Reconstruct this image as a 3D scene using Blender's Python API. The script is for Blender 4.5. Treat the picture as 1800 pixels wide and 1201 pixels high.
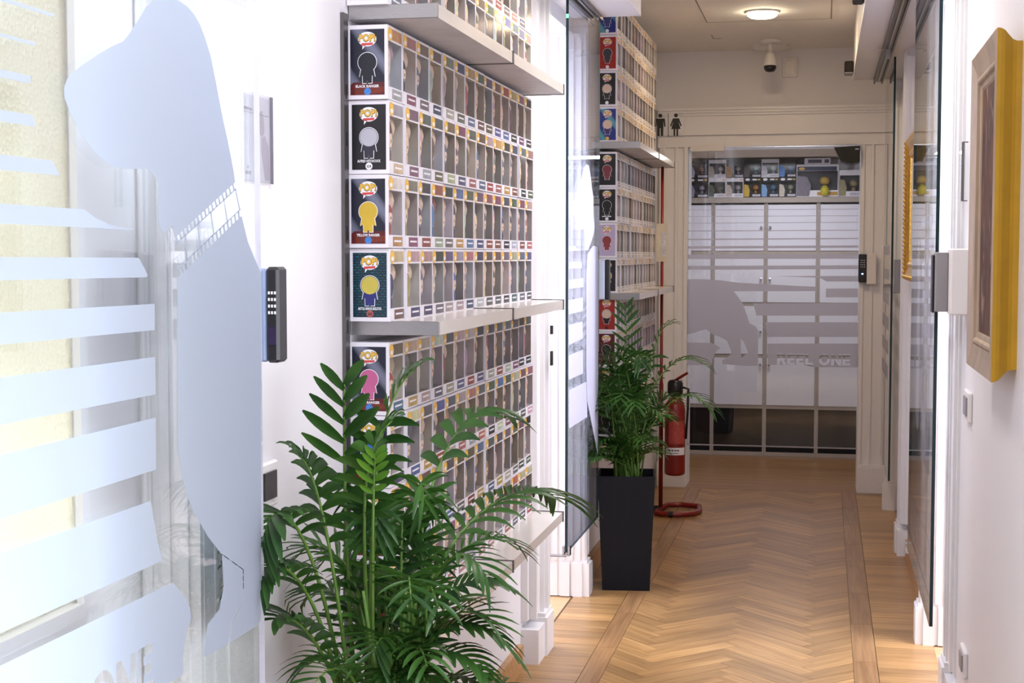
import bpy, math, random
from mathutils import Vector, Matrix

for o in list(bpy.data.objects):
    bpy.data.objects.remove(o, do_unlink=True)
S = bpy.context.scene
COL = S.collection
R = math.radians

# ------------------------------------------------------------------ camera
CAM_H = 1.41
cam_d = bpy.data.cameras.new('camera')
cam_d.sensor_width = 36.0
cam_d.lens = 52.0
cam_d.clip_start = 0.02
cam = bpy.data.objects.new('camera', cam_d)
COL.objects.link(cam)
cam.location = (0, 0, CAM_H)
cam.rotation_euler = (R(90 - 3.379), 0, R(11.924))
S.camera = cam

# ------------------------------------------------------------------ world, exposure, lights
w = bpy.data.worlds.new('world')
S.world = w
w.use_nodes = True
w.node_tree.nodes['Background'].inputs[0].default_value = (0.80, 0.85, 1.0, 1)
w.node_tree.nodes['Background'].inputs[1].default_value = 0.35
S.view_settings.view_transform = 'Standard'
S.view_settings.look = 'None'
S.view_settings.exposure = 0.30
S.view_settings.gamma = 1.0
S.view_settings.use_curve_mapping = False

def area(name, loc, rot, sx, sy, power, color):
    l = bpy.data.lights.new(name, 'AREA')
    l.shape = 'RECTANGLE'
    l.size = sx
    l.size_y = sy
    l.energy = power
    l.color = color
    o = bpy.data.objects.new(name, l)
    COL.objects.link(o)
    o.location = loc
    o.rotation_euler = rot
    return o

COOL = (0.88, 0.895, 1.0)
WARM = (1.0, 0.72, 0.42)
# ceiling lamps of the corridor (square panels flush with the ceiling), near and mid unseen; plus an added side fill
area('corridor_lamp_near', (-0.30, 1.75, 2.60), (0, 0, 0), 0.4, 0.7, 24, COOL)
area('side_fill_right_near', (1.05, 1.35, 0.98), (0, R(90), 0), 1.7, 1.5, 35, (0.86, 0.90, 1.0))  # added fill light, out of view, to brighten the left side
area('corridor_lamp_mid', (-0.30, 4.3, 2.60), (0, 0, 0), 0.3, 0.5, 14, (1.0, 0.94, 0.92))
area('corridor_lamp_far', (-0.32, 7.56, 2.59), (0, 0, 0), 0.16, 0.16, 12, WARM)
# ceiling lamps of the rooms beyond the doorways; the first two are added low fills
area('recess_fill_left', (-1.55, 1.20, 0.75), (0, R(-90), R(40)), 0.9, 0.5, 26, (0.90, 0.94, 1.0))  # added unseen and low, to brighten the jamb and film
area('pane_backlight_left', (-1.75, 2.0, 0.75), (0, R(-90), 0), 0.9, 0.7, 4.2, (1.0, 0.98, 0.93))  # added backlight, in place of daylight behind the pebbled pane
area('room_lamp_left', (-1.75, 5.55, 2.45), (0, R(-35), 0), 0.7, 0.9, 66, COOL)
area('room_lamp_right', (1.25, 5.05, 2.45), (0, R(35), 0), 0.7, 0.9, 90, COOL)
area('room_lamp_right_far', (1.2, 7.8, 2.45), (0, R(25), 0), 0.6, 0.8, 3, (1.0, 0.9, 0.8))
area('room_lamp_end', (-0.30, 9.75, 2.05), (0, 0, 0), 0.5, 0.3, 7, (0.97, 0.93, 1.0))

# ------------------------------------------------------------------ materials
def nt(name):
    m = bpy.data.materials.new(name)
    m.use_nodes = True
    t = m.node_tree
    return m, t.nodes, t.links, t.nodes['Principled BSDF']

def M(name, col, rough=0.5, metal=0.0, var=0.05, scale=18.0, bump=0.0, spec=0.5, objcol=False, stretch=None, emit=None, coat=0.0):
    m, n, l, b = nt(name)
    b.inputs['Roughness'].default_value = rough
    b.inputs['Metallic'].default_value = metal
    b.inputs['Specular IOR Level'].default_value = spec
    b.inputs['Coat Weight'].default_value = coat
    tc = n.new('ShaderNodeTexCoord')
    mp = n.new('ShaderNodeMapping')
    l.new(tc.outputs['Object'], mp.inputs[0])
    if stretch:
        mp.inputs['Scale'].default_value = stretch
    nz = n.new('ShaderNodeTexNoise')
    nz.inputs['Scale'].default_value = scale
    nz.inputs['Detail'].default_value = 3
    l.new(mp.outputs[0], nz.inputs[0])
    mr = n.new('ShaderNodeMapRange')
    mr.inputs[1].default_value = 0.25
    mr.inputs[2].default_value = 0.75
    mr.inputs[3].default_value = 1 - var
    mr.inputs[4].default_value = 1 + var
    l.new(nz.outputs[0], mr.inputs[0])
    mx = n.new('ShaderNodeVectorMath')
    mx.operation = 'SCALE'
    if objcol:
        oi = n.new('ShaderNodeObjectInfo')
        l.new(oi.outputs['Color'], mx.inputs[0])
    else:
        mx.inputs[0].default_value = col[:3]
    l.new(mr.outputs[0], mx.inputs['Scale'])
    l.new(mx.outputs[0], b.inputs['Base Color'])
    if bump:
        bp = n.new('ShaderNodeBump')
        bp.inputs['Strength'].default_value = bump
        bp.inputs['Distance'].default_value = 0.002
        l.new(nz.outputs[0], bp.inputs['Height'])
        l.new(bp.outputs[0], b.inputs['Normal'])
    if emit:
        b.inputs['Emission Color'].default_value = (*emit[:3], 1)
        b.inputs['Emission Strength'].default_value = emit[3]
    return m

def wood(name, c1, c2, rough=0.32, tint=0.16):
    m, n, l, b = nt(name)
    b.inputs['Roughness'].default_value = rough
    tc = n.new('ShaderNodeTexCoord')
    oi = n.new('ShaderNodeObjectInfo')
    add = n.new('ShaderNodeVectorMath')
    sc = n.new('ShaderNodeVectorMath')
    sc.operation = 'SCALE'
    sc.inputs[0].default_value = (7.3, 3.1, 1.7)
    l.new(oi.outputs['Random'], sc.inputs['Scale'])
    l.new(tc.outputs['Object'], add.inputs[0])
    l.new(sc.outputs[0], add.inputs[1])
    mp = n.new('ShaderNodeMapping')
    mp.inputs['Scale'].default_value = (1.2, 26, 26)
    l.new(add.outputs[0], mp.inputs[0])
    nz = n.new('ShaderNodeTexNoise')
    nz.inputs['Scale'].default_value = 2.6
    nz.inputs['Detail'].default_value = 5
    nz.inputs['Distortion'].default_value = 0.6
    l.new(mp.outputs[0], nz.inputs[0])
    cr = n.new('ShaderNodeValToRGB')
    cr.color_ramp.elements[0].position = 0.30
    cr.color_ramp.elements[0].color = (*c1, 1)
    cr.color_ramp.elements[1].position = 0.72
    cr.color_ramp.elements[1].color = (*c2, 1)
    l.new(nz.outputs[0], cr.inputs[0])
    mr = n.new('ShaderNodeMapRange')
    mr.inputs[3].default_value = 1 - tint
    mr.inputs[4].default_value = 1 + tint
    l.new(oi.outputs['Random'], mr.inputs[0])
    mx = n.new('ShaderNodeVectorMath')
    mx.operation = 'SCALE'
    l.new(cr.outputs[0], mx.inputs[0])
    l.new(mr.outputs[0], mx.inputs['Scale'])
    l.new(mx.outputs[0], b.inputs['Base Color'])
    bp = n.new('ShaderNodeBump')
    bp.inputs['Strength'].default_value = 0.12
    bp.inputs['Distance'].default_value = 0.001
    l.new(nz.outputs[0], bp.inputs['Height'])
    l.new(bp.outputs[0], b.inputs['Normal'])
    return m

def glass_mat(name, tint, refl=1.0, rough=0.0, ior=1.5):
    m = bpy.data.materials.new(name)
    m.use_nodes = True
    n, l = m.node_tree.nodes, m.node_tree.links
    n.clear()
    out = n.new('ShaderNodeOutputMaterial')
    tr = n.new('ShaderNodeBsdfTransparent')
    tr.inputs[0].default_value = (*tint, 1)
    gl = n.new('ShaderNodeBsdfGlossy')
    gl.inputs['Roughness'].default_value = rough
    gl.inputs[0].default_value = (1, 1, 1, 1)
    fr = n.new('ShaderNodeFresnel')
    fr.inputs[0].default_value = ior
    geo = n.new('ShaderNodeNewGeometry')
    inv = n.new('ShaderNodeMath')          # back faces use the entering index too
    inv.operation = 'MULTIPLY'
    inv.inputs[1].default_value = refl
    mixi = n.new('ShaderNodeMix')
    mixi.data_type = 'FLOAT'
    mixi.inputs[2].default_value = ior
    mixi.inputs[3].default_value = 1.0 / ior
    l.new(geo.outputs['Backfacing'], mixi.inputs[0])
    l.new(mixi.outputs[0], fr.inputs[0])
    l.new(fr.outputs[0], inv.inputs[0])
    mx = n.new('ShaderNodeMixShader')
    l.new(inv.outputs[0], mx.inputs[0])
    l.new(tr.outputs[0], mx.inputs[1])
    l.new(gl.outputs[0], mx.inputs[2])
    l.new(mx.outputs[0], out.inputs[0])
    return m

def film_mat(name, col, opacity):
    m = bpy.data.materials.new(name)
    m.use_nodes = True
    n, l = m.node_tree.nodes, m.node_tree.links
    n.clear()
    out = n.new('ShaderNodeOutputMaterial')
    d = n.new('ShaderNodeBsdfDiffuse')
    t = n.new('ShaderNodeBsdfTranslucent')
    c = n.new('ShaderNodeBsdfTransparent')
    nz = n.new('ShaderNodeTexNoise')
    nz.inputs['Scale'].default_value = 900
    cr = n.new('ShaderNodeValToRGB')
    cr.color_ramp.elements[0].color = (*[x * 0.95 for x in col], 1)
    cr.color_ramp.elements[1].color = (*col, 1)
    l.new(nz.outputs[0], cr.inputs[0])
    l.new(cr.outputs[0], d.inputs[0])
    l.new(cr.outputs[0], t.inputs[0])
    m1 = n.new('ShaderNodeMixShader')
    m1.inputs[0].default_value = 0.58
    l.new(d.outputs[0], m1.inputs[1])
    l.new(t.outputs[0], m1.inputs[2])
    m2 = n.new('ShaderNodeMixShader')
    m2.inputs[0].default_value = opacity
    l.new(c.outputs[0], m2.inputs[1])
    l.new(m1.outputs[0], m2.inputs[2])
    l.new(m2.outputs[0], out.inputs[0])
    return m

def pebble_glass(name):
    m, n, l, b = nt(name)
    out = n['Material Output']
    t = n.new('ShaderNodeBsdfTranslucent')
    t.inputs[0].default_value = (0.90, 0.885, 0.78, 1)
    b.inputs['Base Color'].default_value = (0.74, 0.70, 0.56, 1)
    b.inputs['Roughness'].default_value = 0.08
    vo = n.new('ShaderNodeTexVoronoi')
    vo.inputs['Scale'].default_value = 130
    tc = n.new('ShaderNodeTexCoord')
    l.new(tc.outputs['Object'], vo.inputs[0])
    bp = n.new('ShaderNodeBump')
    bp.inputs['Strength'].default_value = 0.9
    bp.inputs['Distance'].default_value = 0.003
    l.new(vo.outputs['Distance'], bp.inputs['Height'])
    l.new(bp.outputs[0], b.inputs['Normal'])
    l.new(bp.outputs[0], t.inputs['Normal'])
    mx = n.new('ShaderNodeMixShader')
    mx.inputs[0].default_value = 0.62
    l.new(b.outputs[0], mx.inputs[1])
    l.new(t.outputs[0], mx.inputs[2])
    l.new(mx.outputs[0], out.inputs[0])
    return m

def leaf_mat(name, c1, c2):
    m, n, l, b = nt(name)
    out = n['Material Output']
    tc = n.new('ShaderNodeTexCoord')
    nz = n.new('ShaderNodeTexNoise')
    nz.inputs['Scale'].default_value = 9
    l.new(tc.outputs['Object'], nz.inputs[0])
    cr = n.new('ShaderNodeValToRGB')
    cr.color_ramp.elements[0].position = 0.35
    cr.color_ramp.elements[0].color = (*c1, 1)
    cr.color_ramp.elements[1].position = 0.75
    cr.color_ramp.elements[1].color = (*c2, 1)
    l.new(nz.outputs[0], cr.inputs[0])
    l.new(cr.outputs[0], b.inputs['Base Color'])
    b.inputs['Roughness'].default_value = 0.38
    b.inputs['Specular IOR Level'].default_value = 0.35
    t = n.new('ShaderNodeBsdfTranslucent')
    l.new(cr.outputs[0], t.inputs[0])
    mx = n.new('ShaderNodeMixShader')
    mx.inputs[0].default_value = 0.22
    l.new(b.outputs[0], mx.inputs[1])
    l.new(t.outputs[0], mx.inputs[2])
    l.new(mx.outputs[0], out.inputs[0])
    return m

def streak_print(name, c1, c2):
    m, n, l, b = nt(name)
    b.inputs['Roughness'].default_value = 0.3
    tc = n.new('ShaderNodeTexCoord')
    mp = n.new('ShaderNodeMapping')
    mp.inputs['Rotation'].default_value = (0, R(38), 0)
    l.new(tc.outputs['Object'], mp.inputs[0])
    wv = n.new('ShaderNodeTexWave')
    wv.bands_direction = 'X'
    wv.inputs['Scale'].default_value = 4.2
    wv.inputs['Distortion'].default_value = 2.0
    wv.inputs['Detail'].default_value = 1.5
    l.new(mp.outputs[0], wv.inputs[0])
    cr = n.new('ShaderNodeValToRGB')
    cr.color_ramp.elements[0].position = 0.62
    cr.color_ramp.elements[0].color = (*c1, 1)
    cr.color_ramp.elements[1].position = 1.0
    cr.color_ramp.elements[1].color = (*c2, 1)
    l.new(wv.outputs[0], cr.inputs[0])
    l.new(cr.outputs[0], b.inputs['Base Color'])
    return m

def brick_print(name):
    m, n, l, b = nt(name)
    b.inputs['Roughness'].default_value = 0.3
    tc = n.new('ShaderNodeTexCoord')
    mp = n.new('ShaderNodeMapping')
    mp.inputs['Rotation'].default_value = (R(90), 0, 0)
    l.new(tc.outputs['Object'], mp.inputs[0])
    br = n.new('ShaderNodeTexBrick')
    br.inputs['Scale'].default_value = 44
    br.inputs['Color1'].default_value = (0.012, 0.10, 0.13, 1)
    br.inputs['Color2'].default_value = (0.008, 0.045, 0.075, 1)
    br.inputs['Mortar'].default_value = (0.004, 0.018, 0.03, 1)
    br.inputs['Mortar Size'].default_value = 0.06
    l.new(mp.outputs[0], br.inputs[0])
    l.new(br.outputs[0], b.inputs['Base Color'])
    return m

WHITE = M('white_paint', (0.83, 0.81, 0.83), 0.55, var=0.012, scale=3)
TRIM = M('white_gloss_trim', (0.85, 0.83, 0.84), 0.35, var=0.012, scale=4)
CEIL = M('ceiling_paint', (0.86, 0.83, 0.80), 0.8, var=0.02, scale=30)
WOOD = wood('oak_parquet', (0.26, 0.132, 0.045), (0.48, 0.282, 0.115), tint=0.24)
WOOD_STRIP = wood('oak_strip', (0.23, 0.115, 0.045), (0.38, 0.215, 0.095), tint=0.08)
WOOD_BASE = wood('oak_skirting', (0.40, 0.20, 0.075), (0.56, 0.32, 0.14), rough=0.4, tint=0.05)
SUBFLOOR = M('subfloor', (0.10, 0.055, 0.025), 0.7, var=0.2, scale=6)
ROOMFLOOR = wood('oak_room_floor', (0.42, 0.25, 0.11), (0.60, 0.40, 0.21))
BULK = M('bulkhead_beige', (0.76, 0.63, 0.50), 0.8, var=0.02)
GLASS = glass_mat('clear_glass', (0.95, 0.975, 0.98))
GLASS_B = glass_mat('blue_tinted_glass', (0.87, 0.90, 0.955))
ACRYL = glass_mat('clear_acrylic', (0.96, 0.97, 0.98))
FILMWIN = glass_mat('window_plastic', (0.97, 0.97, 0.97), 0.55, 0.12)
GEDGE = M('glass_edge', (0.010, 0.035, 0.045), 0.15, var=0.1)
GEDGE_L = M('glass_edge_light', (0.72, 0.68, 0.78), 0.15, var=0.05)
FROST = film_mat('frosted_film', (0.56, 0.605, 0.685), 0.90)
FROST_G = film_mat('frosted_film_grey', (0.72, 0.71, 0.78), 0.80)
ALU = M('brushed_aluminium', (0.40, 0.39, 0.39), 0.35, 0.9, var=0.06, scale=60, stretch=(1, 1, 12))
ALU_D = M('dark_aluminium', (0.16, 0.15, 0.15), 0.4, 0.8, var=0.05)
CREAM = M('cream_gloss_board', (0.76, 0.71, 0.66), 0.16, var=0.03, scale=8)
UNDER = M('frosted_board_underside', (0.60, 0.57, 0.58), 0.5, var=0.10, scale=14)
CARD = M('white_card', (0.80, 0.77, 0.82), 0.4, var=0.03)
INNER = M('box_interior', (0.3, 0.28, 0.27), 0.55, var=0.35, scale=26, objcol=True, stretch=(1, 3, 0.6))
PRINT = M('box_print', (0.5, 0.5, 0.5), 0.35, var=0.3, scale=70, objcol=True)
YELLOW = M('yellow_print', (0.85, 0.50, 0.06), 0.35, var=0.15, scale=80)
LOGO_W = M('white_print', (0.86, 0.85, 0.88), 0.35, var=0.02)
LOGO_R = M('red_print', (0.60, 0.06, 0.06), 0.35, var=0.05)
LOGO_K = M('black_print', (0.008, 0.008, 0.010), 0.35, var=0.1)
SKIN = M('vinyl_skin', (0.72, 0.53, 0.40), 0.4, var=0.05)
VINYL = M('vinyl_colour', (0.5, 0.5, 0.5), 0.35, var=0.08, objcol=True)
BLACK = M('black_plastic', (0.012, 0.012, 0.014), 0.3, var=0.1)
BLACK_M = M('black_matte', (0.010, 0.010, 0.011), 0.6, var=0.1)
GREYP = M('grey_plastic', (0.30, 0.29, 0.31), 0.45, var=0.04)
WHITEP = M('white_plastic', (0.80, 0.77, 0.76), 0.4, var=0.02)
POT = M('anthracite_planter', (0.006, 0.007, 0.011), 0.55, var=0.25, scale=40, stretch=(1, 1, 0.08), bump=0.3, spec=0.2)
SOIL = M('soil', (0.03, 0.02, 0.013), 0.9, var=0.4, scale=90, bump=0.8)
LEAF = leaf_mat('palm_leaf', (0.018, 0.066, 0.012), (0.056, 0.155, 0.024))
LEAF_L = leaf_mat('palm_leaf_young', (0.06, 0.20, 0.015), (0.15, 0.34, 0.03))
STEM = M('palm_stem', (0.10, 0.20, 0.03), 0.45, var=0.3, scale=30)
REDM = M('red_enamel', (0.22, 0.012, 0.008), 0.3, var=0.06)
MUST = M('mustard_frame_paint', (0.42, 0.225, 0.004), 0.6, var=0.12, scale=14)
CHAMP = M('champagne_frame', (0.42, 0.31, 0.21), 0.38, 0.25, var=0.25, scale=16, stretch=(1, 1, 0.3))
GOLD = M('gilt_frame', (0.72, 0.42, 0.08), 0.3, 0.65, var=0.3, scale=90, bump=0.7)
CABW = M('cabinet_white', (0.80, 0.78, 0.84), 0.25, var=0.01)
CABF = M('cabinet_taupe', (0.42, 0.36, 0.31), 0.5, var=0.04)
CABK = M('cabinet_black', (0.008, 0.008, 0.008), 0.45, var=0.2, spec=0.2)
CHROME = M('chrome', (0.75, 0.75, 0.77), 0.15, 1.0, var=0.02)
LAMP = M('lamp_diffuser', (1, 1, 1), 0.5, emit=(1.0, 0.84, 0.58, 34.0))
LED_B = M('blue_led', (0.1, 0.2, 0.9), 0.4, emit=(0.15, 0.3, 1.0, 6.0))
LED_G = M('green_led', (0.1, 0.9, 0.2), 0.4, emit=(0.1, 1.0, 0.25, 4.0))
PEBBLE = pebble_glass('yellow_pebble_glass')
P_NAVY = streak_print('print_navy_streaks', (0.010, 0.012, 0.028), (0.16, 0.17, 0.24))
P_BLACK = M('print_black', (0.012, 0.012, 0.015), 0.3, var=0.2, scale=40)
P_TEAL = brick_print('print_teal_bricks')
P_RED = M('print_red', (0.36, 0.02, 0.015), 0.3, var=0.15, scale=40)
P_DRED = M('print_dark_red', (0.10, 0.010, 0.012), 0.3, var=0.2, scale=40)
P_BLUE = streak_print('print_blue', (0.015, 0.03, 0.22), (0.10, 0.35, 0.40))
P_LILAC = M('print_lilac', (0.50, 0.42, 0.58), 0.3, var=0.05, scale=40)
P_WHITE = M('print_white', (0.75, 0.72, 0.80), 0.3, var=0.05, scale=40)
# ------------------------------------------------------------------ mesh helpers
class MB:
    def __init__(s):
        s.v = []; s.f = []; s.m = []
    def add(s, vs, fs, mi=0):
        b = len(s.v)
        s.v += [tuple(q) for q in vs]
        for f in fs:
            s.f.append([i + b for i in f]); s.m.append(mi)
    def box(s, x0, y0, z0, x1, y1, z1, mi=0):
        s.add([(x0,y0,z0),(x1,y0,z0),(x1,y1,z0),(x0,y1,z0),(x0,y0,z1),(x1,y0,z1),(x1,y1,z1),(x0,y1,z1)],
              [(0,3,2,1),(4,5,6,7),(0,1,5,4),(1,2,6,5),(2,3,7,6),(3,0,4,7)], mi)
        return s
    def bevel_box(s, x0, y0, z0, x1, y1, z1, b, mi=0):
        # box with chamfered edges: three overlapping slabs share one convex outline
        vs = []
        for z, i in ((z0, b), (z0 + b, 0), (z1 - b, 0), (z1, b)):
            vs += [(x0+i+b*(i==0)*1.0, y0+i, z),(x1-i-b*(i==0), y0+i, z),(x1-i, y0+i+b*(i==0), z),(x1-i, y1-i-b*(i==0), z),
                   (x1-i-b*(i==0), y1-i, z),(x0+i+b*(i==0), y1-i, z),(x0+i, y1-i-b*(i==0), z),(x0+i, y0+i+b*(i==0), z)]
        fs = [tuple(reversed(range(8))), tuple(range(24, 32))]
        for k in range(3):
            for j in range(8):
                a = k*8 + j; c = k*8 + (j+1) % 8
                fs.append((a, c, c+8, a+8))
        s.add(vs, fs, mi)
        return s
    def prism(s, poly, fn, d0, d1, mi=0, side=None):
        # poly: 2D outline, fn(a, b, d) -> point
        n = len(poly)
        vs = [fn(a, b, d0) for a, b in poly] + [fn(a, b, d1) for a, b in poly]
        s.add(vs, [tuple(range(n-1, -1, -1)), tuple(range(n, 2*n))], mi)
        b0 = len(s.v) - 2*n
        for i in range(n):
            j = (i+1) % n
            s.f.append([b0+i, b0+j, b0+n+j, b0+n+i]); s.m.append(mi if side is None else side)
        return s
    def tube(s, pts, rad, n=8, mi=0, cap=True):
        pts = [Vector(q) for q in pts]
        if not hasattr(rad, '__len__'): rad = [rad]*len(pts)
        b0 = len(s.v)
        up = Vector((0,0,1)); prev = None
        for i, q in enumerate(pts):
            t = (pts[min(i+1, len(pts)-1)] - pts[max(i-1, 0)])
            if t.length < 1e-9: t = Vector((0,0,1))
            t.normalize()
            if prev is None:
                a = t.cross(up)
                if a.length < 1e-3: a = t.cross(Vector((1,0,0)))
            else:
                a = prev - t * prev.dot(t)
                if a.length < 1e-6: a = t.cross(up)
            a.normalize(); prev = a
            c = t.cross(a)
            for k in range(n):
                th = 2*math.pi*k/n
                s.v.append(tuple(q + (a*math.cos(th) + c*math.sin(th))*rad[i]))
        for i in range(len(pts)-1):
            for k in range(n):
                k2 = (k+1) % n
                s.f.append([b0+i*n+k, b0+i*n+k2, b0+(i+1)*n+k2, b0+(i+1)*n+k]); s.m.append(mi)
        if cap:
            s.f.append([b0+k for k in range(n-1,-1,-1)]); s.m.append(mi)
            e = b0 + (len(pts)-1)*n
            s.f.append([e+k for k in range(n)]); s.m.append(mi)
        return s
    def lathe(s, prof, n=20, c=(0,0,0), mi=0, sx=1.0, sy=1.0):
        b0 = len(s.v)
        for r, z in prof:
            for k in range(n):
                th = 2*math.pi*k/n
                s.v.append((c[0]+r*math.cos(th)*sx, c[1]+r*math.sin(th)*sy, c[2]+z))
        for i in range(len(prof)-1):
            for k in range(n):
                k2 = (k+1) % n
                s.f.append([b0+i*n+k, b0+i*n+k2, b0+(i+1)*n+k2, b0+(i+1)*n+k]); s.m.append(mi)
        s.f.append([b0+k for k in range(n-1,-1,-1)]); s.m.append(mi)
        e = b0 + (len(prof)-1)*n
        s.f.append([e+k for k in range(n)]); s.m.append(mi)
        return s
    def mesh(s, name, mats, smooth=False):
        me = bpy.data.meshes.new(name)
        me.from_pydata(s.v, [], s.f)
        for q in (mats if isinstance(mats, (list, tuple)) else [mats]): me.materials.append(q)
        me.polygons.foreach_set('material_index', s.m)
        if smooth: me.polygons.foreach_set('use_smooth', [True]*len(s.f))
        me.update()
        return me
    def build(s, name, mats, parent=None, smooth=False, loc=None):
        return link(name, s.mesh(name, mats, smooth), parent, loc)

def link(name, data, parent=None, loc=None, rz=0.0):
    o = bpy.data.objects.new(name, data)
    COL.objects.link(o)
    if parent: o.parent = parent
    if loc: o.location = loc
    if rz: o.rotation_euler = (0, 0, rz)
    return o

def empty(name, loc=(0,0,0), rz=0.0):
    o = link(name, None, None, loc, rz)
    o.empty_display_size = 0.05
    return o

def tag(o, label=None, cat=None, group=None, kind=None):
    if label: o['label'] = label
    if cat: o['category'] = cat
    if group: o['group'] = group
    if kind: o['kind'] = kind
    return o

def struct(o, label=None):
    return tag(o, label, None, None, 'structure')

def ellipse(cx, cy, rx, ry, n=24, a0=0.0, a1=2*math.pi):
    return [(cx+rx*math.cos(a0+(a1-a0)*i/n), cy+ry*math.sin(a0+(a1-a0)*i/n)) for i in range(n)]

_tx = {}
def text_verts(txt, size, bold=0.0):
    # outline of a word as flat mesh data, lower left corner at the origin
    k = (txt, size, bold)
    if k in _tx: return _tx[k]
    c = bpy.data.curves.new('t', 'FONT')
    c.body = txt; c.size = size; c.offset = bold; c.resolution_u = 2
    o = bpy.data.objects.new('t', c)
    COL.objects.link(o)
    bpy.context.view_layer.update()
    me = bpy.data.meshes.new_from_object(o.evaluated_get(bpy.context.evaluated_depsgraph_get()))
    vs = [tuple(q.co[:2]) for q in me.vertices]
    fs = [tuple(q.vertices) for q in me.polygons]
    bpy.data.objects.remove(o, do_unlink=True)
    bpy.data.meshes.remove(me)
    x0 = min(q[0] for q in vs); x1 = max(q[0] for q in vs); y0 = min(q[1] for q in vs); y1 = max(q[1] for q in vs)
    _tx[k] = ([(a-x0, b-y0) for a, b in vs], fs, x1-x0, y1-y0)
    return _tx[k]

def add_text(mb, txt, fn, cx, cy, width, height, d, mi=0, bold=0.0):
    vs, fs, wd, ht = text_verts(txt, 1.0, bold)
    mb.add([fn(cx + (a/wd-0.5)*width, cy + (b/ht-0.5)*height, d) for a, b in vs], fs, mi)

def flat_fill(polys, thick=0.0003):
    # nested outlines filled even-odd -> vertices (a, b, d) and faces
    c = bpy.data.curves.new('f', 'CURVE')
    c.dimensions = '2D'; c.fill_mode = 'BOTH'; c.extrude = thick/2
    for pl in polys:
        sp = c.splines.new('POLY')
        sp.points.add(len(pl)-1)
        for q, (a, b) in zip(sp.points, pl): q.co = (a, b, 0, 1)
        sp.use_cyclic_u = True
    o = bpy.data.objects.new('f', c)
    COL.objects.link(o)
    bpy.context.view_layer.update()
    me = bpy.data.meshes.new_from_object(o.evaluated_get(bpy.context.evaluated_depsgraph_get()))
    vs = [tuple(q.co) for q in me.vertices]
    fs = [tuple(q.vertices) for q in me.polygons]
    bpy.data.objects.remove(o, do_unlink=True)
    bpy.data.meshes.remove(me)
    return vs, fs

GLYPH = {
 'E': ([[(0,0),(.68,0),(.68,.21),(.26,.21),(.26,.40),(.62,.40),(.62,.60),(.26,.60),(.26,.79),(.68,.79),(.68,1),(0,1)]], .78),
 'L': ([[(0,0),(.66,0),(.66,.22),(.26,.22),(.26,1),(0,1)]], .72),
 'N': ([[(0,0),(.24,0),(.24,.60),(.62,0),(.86,0),(.86,1),(.62,1),(.62,.40),(.24,1),(0,1)]], .96),
 'O': ([ellipse(.5,.5,.5,.5,22), ellipse(.5,.5,.24,.28,18)], 1.08),
 'R': ([[(0,0),(.25,0),(.25,.36),(.36,.36),(.54,0),(.84,0),(.60,.42),(.72,.54),(.76,.70),(.70,.88),(.54,.98),(.40,1),(0,1)],
        [(.25,.56),(.42,.56),(.49,.62),(.50,.70),(.46,.78),(.40,.80),(.25,.80)]], .88),
 ' ': ([], .42)}
def word_outlines(txt, a0, b0, h, width):
    tot = sum(GLYPH[c][1] for c in txt)
    k = width / (tot * h)
    out = []; x = 0
    for c in txt:
        for pl in GLYPH[c][0]: out.append([(a0 + (x+p[0])*h*k, b0 + p[1]*h) for p in pl])
        x += GLYPH[c][1]
    return out
FILM_L1_HEAD = [
  [(1.912,1.742),(1.896,1.728),(1.872,1.708),(1.853,1.695),(1.821,1.684),(1.777,1.666),(1.744,1.651),(1.714,1.637),(1.700,1.627),(1.692,1.615),(1.693,1.604),(1.705,1.589),(1.722,1.573),(1.744,1.556),(1.770,1.541),(1.792,1.533),(1.816,1.527),(1.843,1.525),(1.873,1.526),(1.914,1.529),(1.938,1.523),(1.951,1.516),(1.956,1.506),(1.957,1.494),(1.954,1.476),(1.953,1.462),(1.956,1.450),(1.967,1.441),(1.983,1.444),(1.998,1.452),(2.007,1.434),(2.234,1.525),(2.228,1.543),(2.207,1.587),(2.185,1.627),(2.165,1.669),(2.144,1.712),(2.124,1.737),(2.104,1.756),(2.084,1.767),(2.059,1.775),(2.035,1.778),(2.006,1.779),(1.974,1.774),(1.945,1.764),(1.923,1.752)],
]
FILM_L1_BODY = [
  [(2.022,1.378),(2.259,1.472),(2.284,1.431),(2.311,1.405),(2.341,1.379),(2.336,1.168),(2.325,0.803),(2.322,0.793),(2.309,0.788),(2.189,0.789),(2.089,0.793),(2.097,0.822),(2.108,0.840),(2.152,0.852),(2.169,0.883),(2.161,0.939),(2.112,0.975),(2.061,1.022),(2.039,1.049),(2.023,1.080),(2.014,1.104),(2.007,1.124),(2.012,1.308),(2.014,1.377)],
  [(2.161,0.938),(2.248,0.895),(2.248,0.846),(2.199,0.819),(2.184,0.789),(2.190,0.789),(2.203,0.818),(2.252,0.844),(2.252,0.895),(2.163,0.939)],
]
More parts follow.
